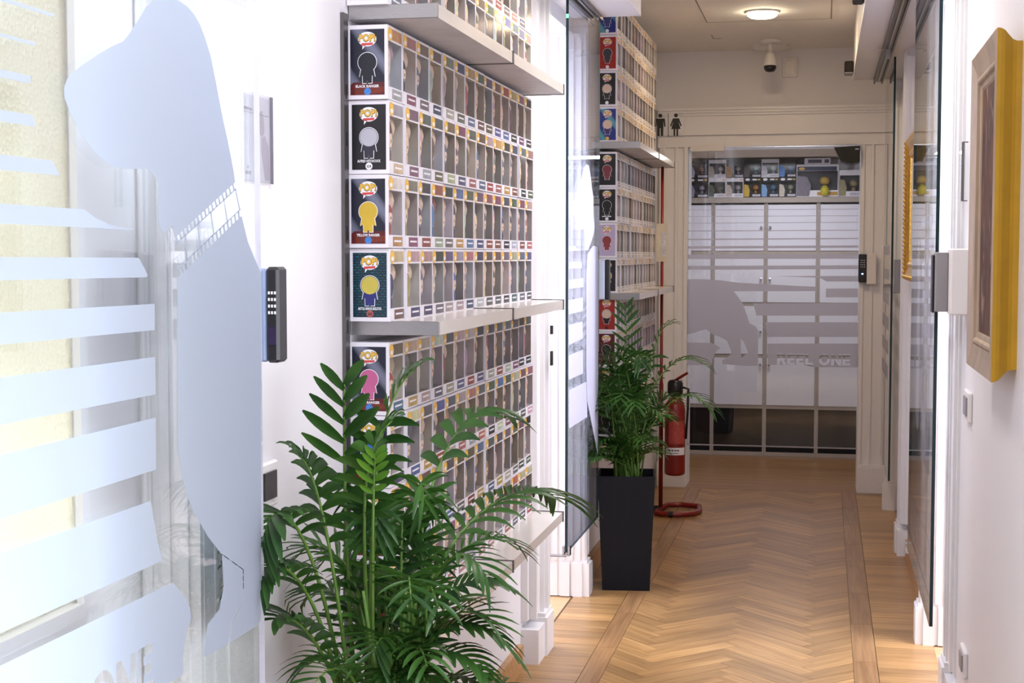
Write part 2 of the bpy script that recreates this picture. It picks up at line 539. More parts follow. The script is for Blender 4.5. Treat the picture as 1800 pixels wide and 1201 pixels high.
FILM_L1_COLLAR = [
  [(2.011,1.426),(2.239,1.516),(2.239,1.514),(2.011,1.424)],
  [(2.015,1.390),(2.256,1.484),(2.256,1.482),(2.015,1.388)],
  [(2.041,1.438),(2.044,1.438),(2.050,1.402),(2.047,1.402)],
  [(2.087,1.456),(2.090,1.456),(2.098,1.421),(2.095,1.421)],
  [(2.135,1.475),(2.139,1.475),(2.149,1.441),(2.146,1.441)],
  [(2.186,1.495),(2.189,1.495),(2.203,1.462),(2.199,1.462)],
  [(2.233,1.514),(2.237,1.514),(2.254,1.482),(2.250,1.481)],
  [(2.009,1.435),(2.014,1.437),(2.018,1.428),(2.014,1.426)],
  [(2.018,1.390),(2.022,1.392),(2.029,1.381),(2.024,1.379)],
  [(2.022,1.440),(2.026,1.442),(2.031,1.433),(2.026,1.431)],
  [(2.031,1.395),(2.035,1.397),(2.042,1.386),(2.037,1.384)],
  [(2.034,1.445),(2.039,1.447),(2.043,1.438),(2.038,1.436)],
  [(2.044,1.400),(2.049,1.402),(2.055,1.391),(2.050,1.389)],
  [(2.046,1.450),(2.051,1.452),(2.056,1.443),(2.051,1.441)],
  [(2.057,1.405),(2.062,1.407),(2.068,1.396),(2.063,1.395)],
  [(2.059,1.455),(2.064,1.457),(2.068,1.448),(2.064,1.446)],
  [(2.070,1.411),(2.075,1.413),(2.081,1.402),(2.076,1.400)],
  [(2.072,1.460),(2.077,1.462),(2.081,1.453),(2.076,1.451)],
  [(2.084,1.416),(2.089,1.418),(2.094,1.407),(2.089,1.405)],
  [(2.085,1.465),(2.089,1.467),(2.094,1.458),(2.089,1.456)],
  [(2.097,1.421),(2.103,1.423),(2.108,1.412),(2.103,1.410)],
  [(2.098,1.471),(2.103,1.472),(2.107,1.463),(2.102,1.461)],
  [(2.111,1.427),(2.116,1.429),(2.122,1.418),(2.117,1.416)],
  [(2.111,1.476),(2.116,1.478),(2.121,1.469),(2.116,1.467)],
  [(2.125,1.432),(2.130,1.434),(2.135,1.423),(2.130,1.421)],
  [(2.124,1.481),(2.129,1.483),(2.134,1.474),(2.129,1.472)],
  [(2.139,1.438),(2.145,1.440),(2.149,1.429),(2.144,1.427)],
  [(2.138,1.486),(2.143,1.488),(2.148,1.479),(2.143,1.477)],
  [(2.154,1.443),(2.159,1.445),(2.164,1.434),(2.158,1.432)],
  [(2.151,1.492),(2.156,1.494),(2.162,1.485),(2.156,1.483)],
  [(2.168,1.449),(2.174,1.451),(2.178,1.440),(2.173,1.438)],
  [(2.165,1.497),(2.170,1.499),(2.175,1.490),(2.170,1.488)],
  [(2.183,1.455),(2.188,1.457),(2.192,1.446),(2.187,1.443)],
  [(2.179,1.503),(2.184,1.505),(2.190,1.496),(2.184,1.494)],
  [(2.198,1.460),(2.203,1.463),(2.207,1.451),(2.202,1.449)],
  [(2.193,1.508),(2.198,1.511),(2.204,1.502),(2.198,1.499)],
  [(2.213,1.466),(2.218,1.468),(2.222,1.457),(2.216,1.455)],
  [(2.207,1.514),(2.213,1.516),(2.218,1.507),(2.213,1.505)],
  [(2.228,1.472),(2.234,1.474),(2.237,1.463),(2.231,1.461)],
  [(2.222,1.520),(2.227,1.522),(2.233,1.513),(2.227,1.511)],
  [(2.243,1.478),(2.249,1.480),(2.252,1.469),(2.246,1.467)],
]
FILM_L1_STRIPES = [
  [(1.237,1.704),(1.673,1.703),(1.669,1.699),(1.237,1.698)],
  [(1.236,1.663),(1.628,1.662),(1.625,1.658),(1.235,1.659)],
  [(1.234,1.621),(1.614,1.621),(1.612,1.612),(1.234,1.612)],
  [(1.232,1.575),(1.618,1.575),(1.622,1.562),(1.231,1.563)],
  [(1.230,1.524),(1.660,1.524),(1.678,1.507),(1.229,1.506)],
  [(1.228,1.469),(1.739,1.467),(1.767,1.457),(1.805,1.449),(1.853,1.445),(1.876,1.445),(1.876,1.443),(1.751,1.444),(1.227,1.447)],
  [(1.225,1.408),(1.889,1.405),(1.905,1.392),(1.917,1.380),(1.911,1.378),(1.224,1.382)],
  [(1.222,1.345),(1.937,1.340),(1.936,1.303),(1.221,1.309)],
  [(1.219,1.271),(1.936,1.265),(1.936,1.212),(1.217,1.216)],
  [(1.215,1.179),(1.935,1.179),(1.934,1.105),(1.212,1.106)],
  [(1.211,1.068),(1.916,1.063),(1.935,1.002),(1.950,0.971),(1.207,0.976)],
  [(1.205,0.939),(1.984,0.932),(2.027,0.899),(2.040,0.883),(2.047,0.866),(2.027,0.844),(2.015,0.814),(2.015,0.788),(1.199,0.789)],
]
FILM_END_BODY = [
  [(-0.812,1.258),(-0.727,1.260),(-0.620,1.254),(-0.505,1.239),(-0.348,1.231),(-0.193,1.223),(-0.049,1.217),(-0.049,1.191),(-0.193,1.190),(-0.348,1.189),(-0.533,1.187),(-0.504,1.151),(-0.475,1.108),(-0.453,1.043),(-0.439,0.997),(-0.403,0.979),(-0.385,0.954),(-0.386,0.849),(-0.385,0.741),(-0.472,0.739),(-0.597,0.748),(-0.598,0.770),(-0.558,0.796),(-0.544,0.815),(-0.552,0.847),(-0.573,0.890),(-0.602,0.908),(-0.660,0.929),(-0.696,0.958),(-0.725,0.950),(-0.776,0.932),(-0.810,0.925)],
  [(-0.491,0.906),(-0.470,0.884),(-0.455,0.848),(-0.444,0.812),(-0.465,0.806),(-0.485,0.779),(-0.487,0.833)],
]
FILM_END_STRIPES = [
  [(-0.813,1.677),(0.191,1.677),(0.191,1.674),(-0.813,1.674)],
  [(-0.813,1.638),(0.192,1.638),(0.192,1.635),(-0.813,1.635)],
  [(-0.813,1.598),(0.192,1.600),(0.192,1.596),(-0.813,1.595)],
  [(-0.813,1.552),(0.193,1.554),(0.193,1.549),(-0.813,1.547)],
  [(-0.812,1.503),(0.193,1.506),(0.194,1.499),(-0.812,1.495)],
  [(-0.812,1.458),(0.194,1.462),(0.194,1.448),(-0.812,1.443)],
  [(-0.812,1.407),(0.191,1.407),(0.192,1.383),(-0.811,1.381)],
  [(-0.811,1.339),(0.192,1.345),(0.193,1.322),(-0.811,1.316)],
  [(-0.292,1.279),(0.193,1.282),(0.193,1.249),(0.010,1.248),(-0.025,1.270)],
  [(0.009,1.206),(0.194,1.208),(0.195,1.155),(0.009,1.154)],
  [(-0.418,1.116),(0.195,1.121),(0.196,1.047),(-0.395,1.042)],
  [(-0.343,1.003),(0.197,1.008),(0.198,0.921),(-0.331,0.915)],
  [(-0.809,0.876),(-0.667,0.875),(-0.631,0.861),(-0.609,0.846),(-0.634,0.824),(-0.655,0.780),(-0.662,0.740),(-0.808,0.738)],
  [(-0.331,0.875),(0.198,0.882),(0.200,0.741),(-0.047,0.738),(-0.082,0.751),(-0.326,0.748)],
]
FILM_L2_DOG = [
  [(5.741,1.760),(5.678,1.744),(5.641,1.714),(5.604,1.680),(5.496,1.632),(5.438,1.603),(5.439,1.576),(5.474,1.542),(5.510,1.520),(5.558,1.507),(5.607,1.504),(5.669,1.507),(5.695,1.487),(5.703,1.459),(5.696,1.426),(5.786,1.426),(5.865,1.460),(5.933,1.494),(5.951,1.520),(5.917,1.578),(5.916,1.636),(5.874,1.676),(5.847,1.716),(5.793,1.759)],
  [(5.779,1.412),(5.910,1.444),(6.047,1.440),(6.061,0.837),(6.059,0.576),(5.925,0.698),(5.776,0.829),(5.752,0.978),(5.745,1.336)],
]
FILM_L2_STRIPES = [
  [(5.349,1.440),(5.476,1.441),(5.535,1.426),(5.608,1.424),(5.349,1.421)],
  [(5.350,1.381),(5.622,1.381),(5.634,1.356),(5.350,1.357)],
  [(5.351,1.316),(5.673,1.318),(5.673,1.283),(5.351,1.283)],
  [(5.340,1.241),(5.661,1.243),(5.662,1.190),(5.341,1.190)],
  [(5.342,1.150),(5.650,1.150),(5.664,1.084),(5.343,1.077)],
  [(5.343,1.039),(5.665,1.040),(5.666,0.947),(5.344,0.949)],
  [(5.350,0.910),(5.746,0.908),(5.777,0.765),(5.352,0.769)],
]# ------------------------------------------------------------------ the shell of the corridor
XL, XR, ZC, YE = -1.008, 0.40, 2.62, 8.98
TH = 0.30
def wall_mesh(xa, xb, y0, y1, openings, top=ZC):
    mb = MB()
    y = y0
    for a, b, h in sorted(openings):
        mb.box(xa, y, 0, xb, a, top)
        mb.box(xa, a, h, xb, b, top)
        y = b
    mb.box(xa, y, 0, xb, y1, top)
    return mb
struct(wall_mesh(XL-TH, XL, -2.4, YE+.2, [(1.15, 2.25, 2.32), (5.16, 5.97, 2.30)]).build('wall_left', WHITE), 'white corridor wall behind the racks of boxed figures')
struct(wall_mesh(XR, XR+TH, -2.4, YE+1.75, [(0.55, 2.20, 2.30), (4.80, 5.48, 2.30), (7.22, 8.36, 2.30)]).build('wall_right', WHITE), 'white corridor wall with the picture frames')  # nearest opening is added out of view to admit the side fill
mb = MB()
mb.box(XL, YE, 0, -0.81, YE+0.2, ZC); mb.box(0.20, YE, 0, XR, YE+0.2, ZC); mb.box(-0.81, YE, 2.05, 0.20, YE+0.2, ZC)
struct(mb.build('wall_end', WHITE), 'wall at the far end of the corridor around the doorway')
struct(MB().box(XL-TH, -2.6, 0, XR+TH, -2.4, ZC).build('wall_behind', WHITE), 'wall behind the camera')
struct(MB().box(XL-TH, YE+.2, 0, XL-TH+.1, YE+1.75, ZC).build('wall_end_room', WHITE), 'left wall of the end room')
struct(MB().box(XL-TH, YE+1.75, 0, XR+TH, YE+1.95, ZC).build('wall_back_room', WHITE), 'wall behind the cabinets of the end room')
mb = MB().box(XL-TH, -2.6, ZC, XR+TH, YE+1.95, ZC+0.1)
ceiling = struct(mb.build('ceiling', CEIL), 'beige plaster ceiling with an access hatch')
# access hatch seen as a fine dark joint round a panel
mb = MB()
hx0, hx1, hy0, hy1 = -0.62, 0.02, 7.05, 7.86
for a in ((hx0, hy0, hx1, hy0+.006), (hx0, hy1-.006, hx1, hy1), (hx0, hy0, hx0+.005, hy1), (hx1-.005, hy0, hx1, hy1)):
    mb.box(a[0], a[1], ZC-.0015, a[2], a[3], ZC+.001)
mb.build('hatch_joint', M('joint_dark', (0.30, 0.26, 0.23), 0.9), ceiling)
MB().box(hx0+.006, hy0+.007, ZC-.001, hx1-.006, hy1-.007, ZC+.001).build('hatch_panel', CEIL, ceiling)
mb = MB()
mb.box(-0.63, 8.45, ZC-.0012, -0.58, 8.455, ZC+.001); mb.box(-0.63, 8.30, ZC-.0012, -0.626, 8.455, ZC+.001)
mb.build('hatch_joint', M('joint_dark_far', (0.30, 0.26, 0.23), 0.9), ceiling)  # dark joint lines farther along the ceiling

# rooms beyond the doorways
def room(name, x0, x1, y0, y1, open_side, label):
    mb = MB(); t = 0.05
    mb.box(x0, y0-t, 0, x1, y0, ZC); mb.box(x0, y1, 0, x1, y1+t, ZC); mb.box(x0-t, y0-t, ZC, x1+t, y1+t, ZC+t)
    if open_side > 0: mb.box(x0-t, y0-t, 0, x0, y1+t, ZC)
    else: mb.box(x1, y0-t, 0, x1+t, y1+t, ZC)
    struct(mb.build(name, WHITE), label)
room('wall_room_left', -2.6, XL-TH, 4.7, 6.5, 1, 'white walls of the room behind the left glass door')
room('wall_room_right', XR+TH, 2.1, 4.3, 6.2, -1, 'white walls of the bright room on the right')
room('wall_room_right_far', XR+TH, 2.1, 6.9, 8.8, -1, 'white walls of the far room on the right')
room('wall_room_fill', XR+TH, 2.1, 0.2, 2.6, -1, 'white walls of the added unseen room for the right side fill')  # room added out of view to hold the side fill light
room('wall_room_near', -2.6, XL-TH, 0.6, 2.9, 1, 'white walls of the room behind the near glass door')

# ------------------------------------------------------------------ parquet
floor = struct(MB().box(XL-TH, -2.6, -0.06, XR+TH, YE+1.95, -0.006).build('floor', SUBFLOOR), 'oak parquet floor with herringbone field and border')
MB().box(XR+0.0, 0.2, -0.06, 2.1, 8.8, -0.004).build('room_boards', ROOMFLOOR, floor)
MB().box(-2.6, 0.6, -0.06, XL, 6.5, -0.004).build('room_boards', ROOMFLOOR, floor)
MB().box(XL, -2.6, -0.06, XR, 3.6, -0.001).build('near_boards', ROOMFLOOR, floor)
def clip(poly, f):
    out = []
    for i in range(len(poly)):
        a, b = poly[i], poly[(i+1) % len(poly)]
        fa, fb = f(a), f(b)
        if fa >= 0: out.append(a)
        if (fa >= 0) != (fb >= 0):
            t = fa/(fa-fb); out.append((a[0]+(b[0]-a[0])*t, a[1]+(b[1]-a[1])*t))
    return out
HX0, HX1, HY0, HY1 = -0.713, 0.112, 3.6, 8.90
PW, PN = 0.065, 6
c45 = math.sqrt(0.5)
full = {}
def plank_at(u0, v0, du, dv, ox, oy):
    g = 0.0005
    uv = [(u0+g, v0+g), (u0+du-g, v0+g), (u0+du-g, v0+dv-g), (u0+g, v0+dv-g)]
    pl = [((u-v)*c45+ox, (u+v)*c45+oy) for u, v in uv]
    q = clip(clip(clip(clip(pl, lambda p: p[0]-HX0), lambda p: HX1-p[0]), lambda p: p[1]-HY0), lambda p: HY1-p[1])
    if len(q) < 3: return
    ar = abs(sum(q[i][0]*q[(i+1) % len(q)][1]-q[(i+1) % len(q)][0]*q[i][1] for i in range(len(q))))/2
    if ar < 2e-4: return
    cx = ((u0+du/2)-(v0+dv/2))*c45+ox; cy = ((u0+du/2)+(v0+dv/2))*c45+oy
    ang = R(45) if du > dv else R(135)
    ca, sa = math.cos(-ang), math.sin(-ang)
    loc = [((p[0]-cx)*ca-(p[1]-cy)*sa, (p[0]-cx)*sa+(p[1]-cy)*ca) for p in q]
    whole = len(q) == 4 and abs(ar-(du-2*g)*(dv-2*g)) < 1e-5
    key = du > dv
    if whole and key in full: me = full[key]
    else:
        me = MB().prism(loc, lambda a, b, d: (a, b, d), -0.005, 0.0).mesh('herringbone_plank', WOOD)
        if whole: full[key] = me
    link('herringbone_plank', me, floor, (cx, cy, 0), ang)
OX, OY = -0.0175, 2.0
for r in range(-30, 130):
    for j in range(-6, 6):
        u0, v0 = (r+2*PN*j)*PW, r*PW
        X = ((u0+PN*PW/2)-(v0+PW/2))*c45+OX; Y = ((u0+PN*PW/2)+(v0+PW/2))*c45+OY
        if HX0-.3 < X < HX1+.3 and HY0-.3 < Y < HY1+.3: plank_at(u0, v0, PN*PW, PW, OX, OY)
        u0, v0 = (r+2*PN*j)*PW, (r-2*PN+1)*PW
        X = ((u0+PW/2)-(v0+PN*PW/2))*c45+OX; Y = ((u0+PW/2)+(v0+PN*PW/2))*c45+OY
        if HX0-.3 < X < HX1+.3 and HY0-.3 < Y < HY1+.3: plank_at(u0, v0, PW, PN*PW, OX, OY)
def run(name, x0, x1, y0, y1, step, mat, along_x):
    lx, ly = (x1-x0-.001, step-.001)
    mb = MB()
    if along_x: mb.box(-lx/2, -ly/2, -.005, lx/2, ly/2, 0)
    else: mb.box(-ly/2, -lx/2, -.005, ly/2, lx/2, 0)
    me = mb.mesh(name, mat)
    y = y0
    while y + step <= y1 + 1e-6:
        link(name, me, floor, ((x0+x1)/2, y+step/2, 0), 0 if along_x else R(90))
        y += step
run('border_plank', -0.998, -0.787, 3.6, 8.91, 0.09, WOOD, True)
run('border_plank', 0.194, 0.399, 3.6, 8.91, 0.09, WOOD, True)
run('strip_plank', -0.786, -0.714, 3.6, 8.91, 0.531, WOOD_STRIP, False)
run('strip_plank', 0.113, 0.193, 3.6, 8.91, 0.531, WOOD_STRIP, False)
run('end_plank', -0.999, 0.399, 8.905, 10.42, 0.1262, WOOD_STRIP, True)

# ------------------------------------------------------------------ skirting, casings, beams
mb = MB()
for a, b in ((2.40, 4.86), (6.12, 8.90)): mb.box(XL, a, 0, XL+.022, b, 0.085)
struct(mb.build('baseboard_left', WOOD_BASE), 'oak skirting board along the left wall')
mb = MB()
for a, b in ((2.20, 4.55), (5.66, 7.05)): mb.box(XR-.018, a, 0, XR, b, 0.085)
struct(mb.build('baseboard_right', WOOD_BASE), 'oak skirting board along the right wall')

def casing(n, side, y_open, dirn, width, proud, label, depth=0.24, h=2.30):
    # door casing: stepped moulding on the wall face, reveal in the opening, plinth block at the foot
    x0 = XL if side < 0 else XR
    s = 1 if side < 0 else -1
    mb = MB()
    steps = ((0.00, 0.16, 1.0), (0.16, 0.34, 0.78), (0.34, 0.40, 0.92), (0.40, 0.78, 0.66), (0.78, 0.88, 0.85), (0.88, 1.0, 0.40))
    for a, b, k in steps:
        ya, yb = y_open + dirn*a*width, y_open + dirn*b*width
        xa, xb = x0 - s*0.003, x0 + s*proud*k
        mb.box(min(xa, xb), min(ya, yb), 0.15, max(xa, xb), max(ya, yb), h+.10*(1-a))
    xa, xb = x0 - s*depth, x0 + s*proud*0.9
    mb.box(min(xa, xb), min(y_open, y_open-dirn*0.012), 0, max(xa, xb), max(y_open, y_open-dirn*0.012), h)
    for k in range(5):
        xk = x0 + s*(proud*.9 - .018 - k*.032)
        mb.box(min(xk, xk-s*.016), min(y_open-dirn*.0118, y_open-dirn*.019), .15, max(xk, xk-s*.016), max(y_open-dirn*.0118, y_open-dirn*.019), h-.01)
    o = struct(mb.build('trim_%d' % n, TRIM), label)
    pl = MB()
    for k in range(3):
        xk = x0 + s*(proud*.9 - .010 - k*.052)
        pl.box(min(xk, xk-s*.040), min(y_open-dirn*.0135, y_open-dirn*(.024-.004*k)), .0, max(xk, xk-s*.040), max(y_open-dirn*.0135, y_open-dirn*(.024-.004*k)), .14-.001*k)
    xa, xb = x0 - s*0.003, x0 + s*(proud+.012)
    pl.box(min(xa, xb), min(y_open-dirn*.014, y_open+dirn*width*.5), 0, max(xa, xb), max(y_open-dirn*.014, y_open+dirn*width*.5), .135)
    xb = x0 + s*(proud+.004)
    pl.box(min(xa, xb), min(y_open+dirn*width*.5, y_open+dirn*width), 0, max(xa, xb), max(y_open+dirn*width*.5, y_open+dirn*width), .12)
    pl.box(min(xa, xb), min(y_open-dirn*.0132, y_open+dirn*width*.48), .135, max(xa, xb), max(y_open-dirn*.0132, y_open+dirn*width*.48), .1495)
    pl.build('plinth_block', TRIM, o)
    return o
casing(1, -1, 2.25, 1, 0.14, 0.016, 'white moulded door casing behind the near glass door')
casing(2, -1, 5.16, -1, 0.24, 0.058, 'white moulded door casing just past the nearer rack')
casing(3, -1, 5.97, 1, 0.15, 0.062, 'white moulded door casing behind the planter')
casing(4, 1, 4.80, -1, 0.25, 0.020, 'white moulded door casing beside the mustard picture frame')
casing(5, 1, 5.48, 1, 0.17, 0.052, 'white moulded door casing behind the near right glass')
casing(6, 1, 7.22, -1, 0.15, 0.050, 'white moulded door casing beside the small gilt painting')
casing(7, 1, 8.36, 1, 0.12, 0.062, 'white moulded door casing in the far right corner')

def end_trim():
    mb = MB()
    Y = YE
    # side casings with fluting, lintel and cornice
    for x0, x1 in ((-0.985, -0.81), (0.20, 0.375)):
        inner = x1 if x0 < -0.5 else x0
        sg = -1 if x0 < -0.5 else 1
        for a, b, d in ((0, .022, .045), (.022, .06, .03), (.06, .075, .05), (.075, .13, .035), (.13, .145, .055), (.145, .17, .04)):
            xa, xb = inner + sg*a, inner + sg*b
            mb.box(min(xa, xb), Y-d, 0.0, max(xa, xb), Y-.001, 2.0495)
    for z0, z1, d in ((2.05, 2.075, .045), (2.075, 2.12, .03), (2.12, 2.145, .052), (2.145, 2.235, .04), (2.235, 2.25, .052), (2.25, 2.265, .064), (2.265, 2.28, .075)):
        mb.box(-0.99, Y-d, z0+.0002, 0.385, Y-.001, z1)
    mb.box(-.813, Y+.004, 0, -.8092, Y+.21, 2.047); mb.box(.1992, Y+.004, 0, .203, Y+.21, 2.047); mb.box(-.809, Y+.004, 2.047, .199, Y+.21, 2.0505)
    o = struct(mb.build('trim_8', TRIM), 'cream door surround with cornice at the end of the corridor')
    for x0, x1 in ((-0.985, -0.812), (0.205, 0.378)):
        b = MB(); b.box(x0, Y-.065, 0, x1, Y-.0005, .15); b.box(x0+.006, Y-.062, .15, x1-.006, Y-.001, .165); b.build('plinth_block', TRIM, o)
end_trim()
# soffit boxes that carry the sliding rails
mb = MB(); mb.box(0.14, -1.0, 2.36, XR+.01, 8.36, ZC+.01)
bm = struct(mb.build('trim_9', WHITE), 'white boxed soffit along the right side of the ceiling')
MB().box(0.136, -1.0, 2.355, 0.141, 8.362, 2.366).build('edge_bead', TRIM, bm)
mb = MB(); mb.box(XL-.01, 4.72, 2.36, -0.73, 5.95, ZC+.01)
struct(mb.build('trim_10', WHITE), 'white boxed soffit above the left glass door')
struct(MB().box(XL-TH+.1, 10.385, 2.078, XR, YE+1.75, ZC).build('trim_11', BULK), 'beige bulkhead above the boxes in the end room')
# ------------------------------------------------------------------ sliding glass doors
def glass_door(n, axis, plane, a0, a1, z0, z1, label, edge=GEDGE, t=0.010, gm=None):
    e = empty('door_%d' % n, (plane, (a0+a1)/2, 0) if axis == 'X' else ((a0+a1)/2, plane, 0))
    struct(e, label)
    ox, oy = e.location.x, e.location.y
    mb = MB()
    if axis == 'X': mb.box(-t/2, a0-oy, z0, t/2, a1-oy, z1)
    else: mb.box(a0-ox, -t/2, z0, a1-ox, t/2, z1)
    # faces: bottom, top, -y, +x, +y, -x
    big = (3, 5) if axis == 'X' else (2, 4)
    for i in range(6): mb.m[i] = 0 if i in big else 1
    pane = mb.build('glass_pane', [gm or GLASS, edge], e)
    return e
def film(parent, name, polys, axis, off, mat, holes=()):
    if holes or name == 'frosted_dog':
        vs, fs = flat_fill(list(polys)+list(holes))
        mb = MB()
        f3 = (lambda a, b, d: (off+d, a-parent.location.y, b)) if axis == 'X' else (lambda a, b, d: (a-parent.location.x, off+d, b))
        mb.add([f3(*q) for q in vs], fs)
    else:
        mb = MB()
        f3 = (lambda a, b, d: (off+d, a-parent.location.y, b)) if axis == 'X' else (lambda a, b, d: (a-parent.location.x, off+d, b))
        for pl in polys: mb.prism(pl, f3, -.00015, .00015)
    return mb.build(name, mat, parent)

# nearest door on the left
d1 = glass_door(1, 'X', -0.93, 1.20, 2.343, 0.30, 2.34, 'near left sliding glass door with a frosted dog and stripes', GEDGE_L)
film(d1, 'frosted_dog', FILM_L1_HEAD, 'X', .0056, FROST)
film(d1, 'frosted_dog', FILM_L1_BODY, 'X', .0056, FROST)
film(d1, 'frosted_collar', FILM_L1_COLLAR, 'X', .0056, FROST)
for pl in FILM_L1_STRIPES[:-1]: film(d1, 'frosted_stripe', [pl], 'X', .0056, FROST)
film(d1, 'frosted_stripe', [FILM_L1_STRIPES[-1]], 'X', .0056, FROST, word_outlines('REEL ONE', 1.492, 0.795, .067, .430))
# second door on the left
d2 = glass_door(2, 'X', -0.92, 5.325, 6.085, 0.31, 2.36, 'left sliding glass door between the two racks', gm=GLASS_B)
film(d2, 'frosted_dog', FILM_L2_DOG[:1], 'X', .0056, FROST_G)
film(d2, 'frosted_dog', FILM_L2_DOG[1:], 'X', .0056, FROST_G)
for pl in FILM_L2_STRIPES: film(d2, 'frosted_stripe', [pl], 'X', .0056, FROST_G)
MB().box(-.004, -.3815, 2.262, .004, -.3795, 2.276).build('status_light', LED_G, d2)
# doors on the right
RX = 0.32
d3 = glass_door(3, 'X', RX, 4.48, 5.66, 0.31, 2.36, 'near right sliding glass door with a dark polished edge')
for k, (z0, z1, y0, y1) in enumerate([(1.50, 1.53, 4.75, 5.30), (1.42, 1.46, 4.72, 5.3), (1.33, 1.38, 4.70, 5.25), (1.23, 1.29, 4.7, 5.2), (1.12, 1.19, 4.7, 5.2), (0.72, 0.90, 4.75, 5.2)]):
    film(d3, 'frosted_stripe', [[(y0, z0), (y1, z0+.004), (y1, z1), (y0, z1)]], 'X', .0056, FROST_G)
film(d3, 'frosted_dog', [[(5.30, .80), (5.56, .80), (5.58, 1.3), (5.52, 1.45), (5.42, 1.46), (5.33, 1.3)]], 'X', .0056, FROST_G)
d4 = glass_door(4, 'X', RX, 7.42, 8.40, 0.30, 2.36, 'far right sliding glass door beyond the small gilt painting')
for k in range(6):
    z = 0.78 + k*.125
    film(d4, 'frosted_stripe', [[(7.62, z), (8.36, z), (8.36, z+.07-.004*k), (7.62, z+.07-.004*k)]], 'X', -.0056, FROST_G)
# door at the end
d5 = glass_door(5, 'Y', 8.976, -0.808, 0.198, 0.257, 2.045, 'glass door at the end of the corridor with frosted animal')
film(d5, 'frosted_dog', FILM_END_BODY, 'Y', -.0056, FROST_G)
for pl in FILM_END_STRIPES[:-1]: film(d5, 'frosted_stripe', [pl], 'Y', -.0056, FROST_G)
film(d5, 'frosted_stripe', [FILM_END_STRIPES[-1]], 'Y', -.0056, FROST_G, word_outlines('REEL ONE', -0.273, 0.750, .067, .435))
mb = MB(); mb.box(-.31-.503+.31, -.02, 2.046, .503, .012, 2.062)
mb.build('top_rail', CHROME, d5)
MB().box(-.49, -.05, 2.025, -.29, -.012, 2.062).build('closer_cover', WHITEP, d5)
MB().box(-.503, .006, .25, .503, .012, .257).build('bottom_edge', GEDGE_L, d5)

# rails under the soffits
def rail(name, x, y0, y1, label, z=2.335):
    e = empty(name, (x, (y0+y1)/2, z)); tag(e, label, 'rail')
    h = (y1-y0)/2
    mb = MB(); mb.box(-.024, -h, 0, -.016, h, .027); mb.box(.016, -h, 0, .024, h, .027); mb.box(-.024, -h, .021, .024, h, .027)
    mb.build('track', ALU_D, e)
    MB().box(-.0155, -h+.01, .012, .0155, h-.01, .0205).build('track_insert', ALU_D, e)
    MB().box(-.004, -h+.01, .006, .004, h-.01, .012).build('track_lip', ALU, e)
    return e
rail('sliding_rail', 0.272, 0.5, 8.355, 'dark aluminium sliding rail under the right soffit')
rail('sliding_rail', -0.905, 4.74, 5.94, 'dark aluminium sliding rail above the left glass door', 2.345)
def guide(x, y, z, s, label):
    e = tag(empty('door_guide', (x, y, z)), label, 'guide')
    mb = MB(); mb.box(-.014, -.016, 0, -.007, .016, .032); mb.box(.007, -.016, 0, .014, .016, .032)
    mb.box(-.014, -.016, -.004, .014, .016, .001)
    mb.build('clamp', CHROME, e)
    MB().box(min(0, s*.085), -.016, -.008, max(0, s*.085), .016, -.004).build('arm', ALU, e)
    return e
guide(-0.92, 5.335, 0.303, -1, 'chrome floor guide under the left glass door')
guide(RX, 5.645, 0.303, 1, 'chrome floor guide under the near right glass door')

# ------------------------------------------------------------------ old door with yellow pebble glass behind the near glass
e = struct(empty('door_6', (-1.12, 1.70, 0)), 'white panelled door with a yellow pebbled glass pane')
mb = MB()
mb.box(-.022, .35, 0, .022, .545, 2.30)            # far stile
mb.box(-.022, -.02, 0, .022, .04, 2.30)  # leaf stops short out of view, leaving a gap for the added fill
mb.box(-.022, .04, 0, .022, .35, .88); mb.box(-.022, .04, 2.10, .022, .35, 2.30)
mb.build('door_frame', TRIM, e)
mb = MB()
for y0, y1, z0, z1 in ((.33, .352, .86, 2.12), (.038, .058, .86, 2.12), (.058, .33, .86, .882), (.058, .33, 2.098, 2.12)):
    mb.box(.018, y0, z0, .030, y1, z1)
mb.build('glazing_bead', TRIM, e)
MB().box(-.004, .04, .88, .004, .35, 2.10).build('pane', PEBBLE, e)
for z in (1.02, 1.62):
    MB().tube([(.034, .556, z), (.034, .556, z+.13)], .008, 10).build('hinge', WHITEP, e)
MB().box(.022, .40, .36, .027, .50, .80).build('raised_panel', TRIM, e)
MB().box(-.022, .548, 0, .040, .563, 2.30).build('jamb_stop', TRIM, e)

# ------------------------------------------------------------------ electronic locks and small wall fittings
def lock(x, y, z0, side, label, white_box=True, led=False, flip=False):
    # side: direction from the wall into the corridor (+1 left wall, -1 right wall)
    e = tag(empty('door_lock', (x, y, z0)), label, 'lock')
    return e
l1 = lock(-1.004, 2.44, 1.222, 1, 'slim black keypad lock on the white wall beside the near glass door')
MB().bevel_box(-.004, -.012, 0, .054, .028, .163, .004).build('back_plate', M('lock_blue_grey', (0.26, 0.33, 0.50), 0.35, var=.03), l1)
MB().bevel_box(.054, -.014, -.001, .078, .030, .166, .005).build('front_cover', BLACK, l1)
mb = MB()
for r in range(4):
    for c in range(3): mb.box(.059+c*.0055, -.0155, .084+r*.0115, .062+c*.0055, -.0135, .089+r*.0115)
mb.build('keypad_digits', LOGO_W, l1)
MB().box(.060, -.0155, .030, .073, -.0135, .062).build('finger_sensor', M('lock_sensor', (0.03, 0.02, 0.06), .1), l1)
l2 = lock(-0.925, 6.10, 1.222, 1, 'black keypad lock on the far edge of the left glass door')
MB().bevel_box(0, 0, 0, .030, .05, .163, .003).build('back_plate', M('lock_pale_blue', (0.55, 0.60, 0.72), .4, var=.03), l2)
MB().bevel_box(.030, .004, -.001, .048, .05, .166, .004).build('front_cover', BLACK, l2)
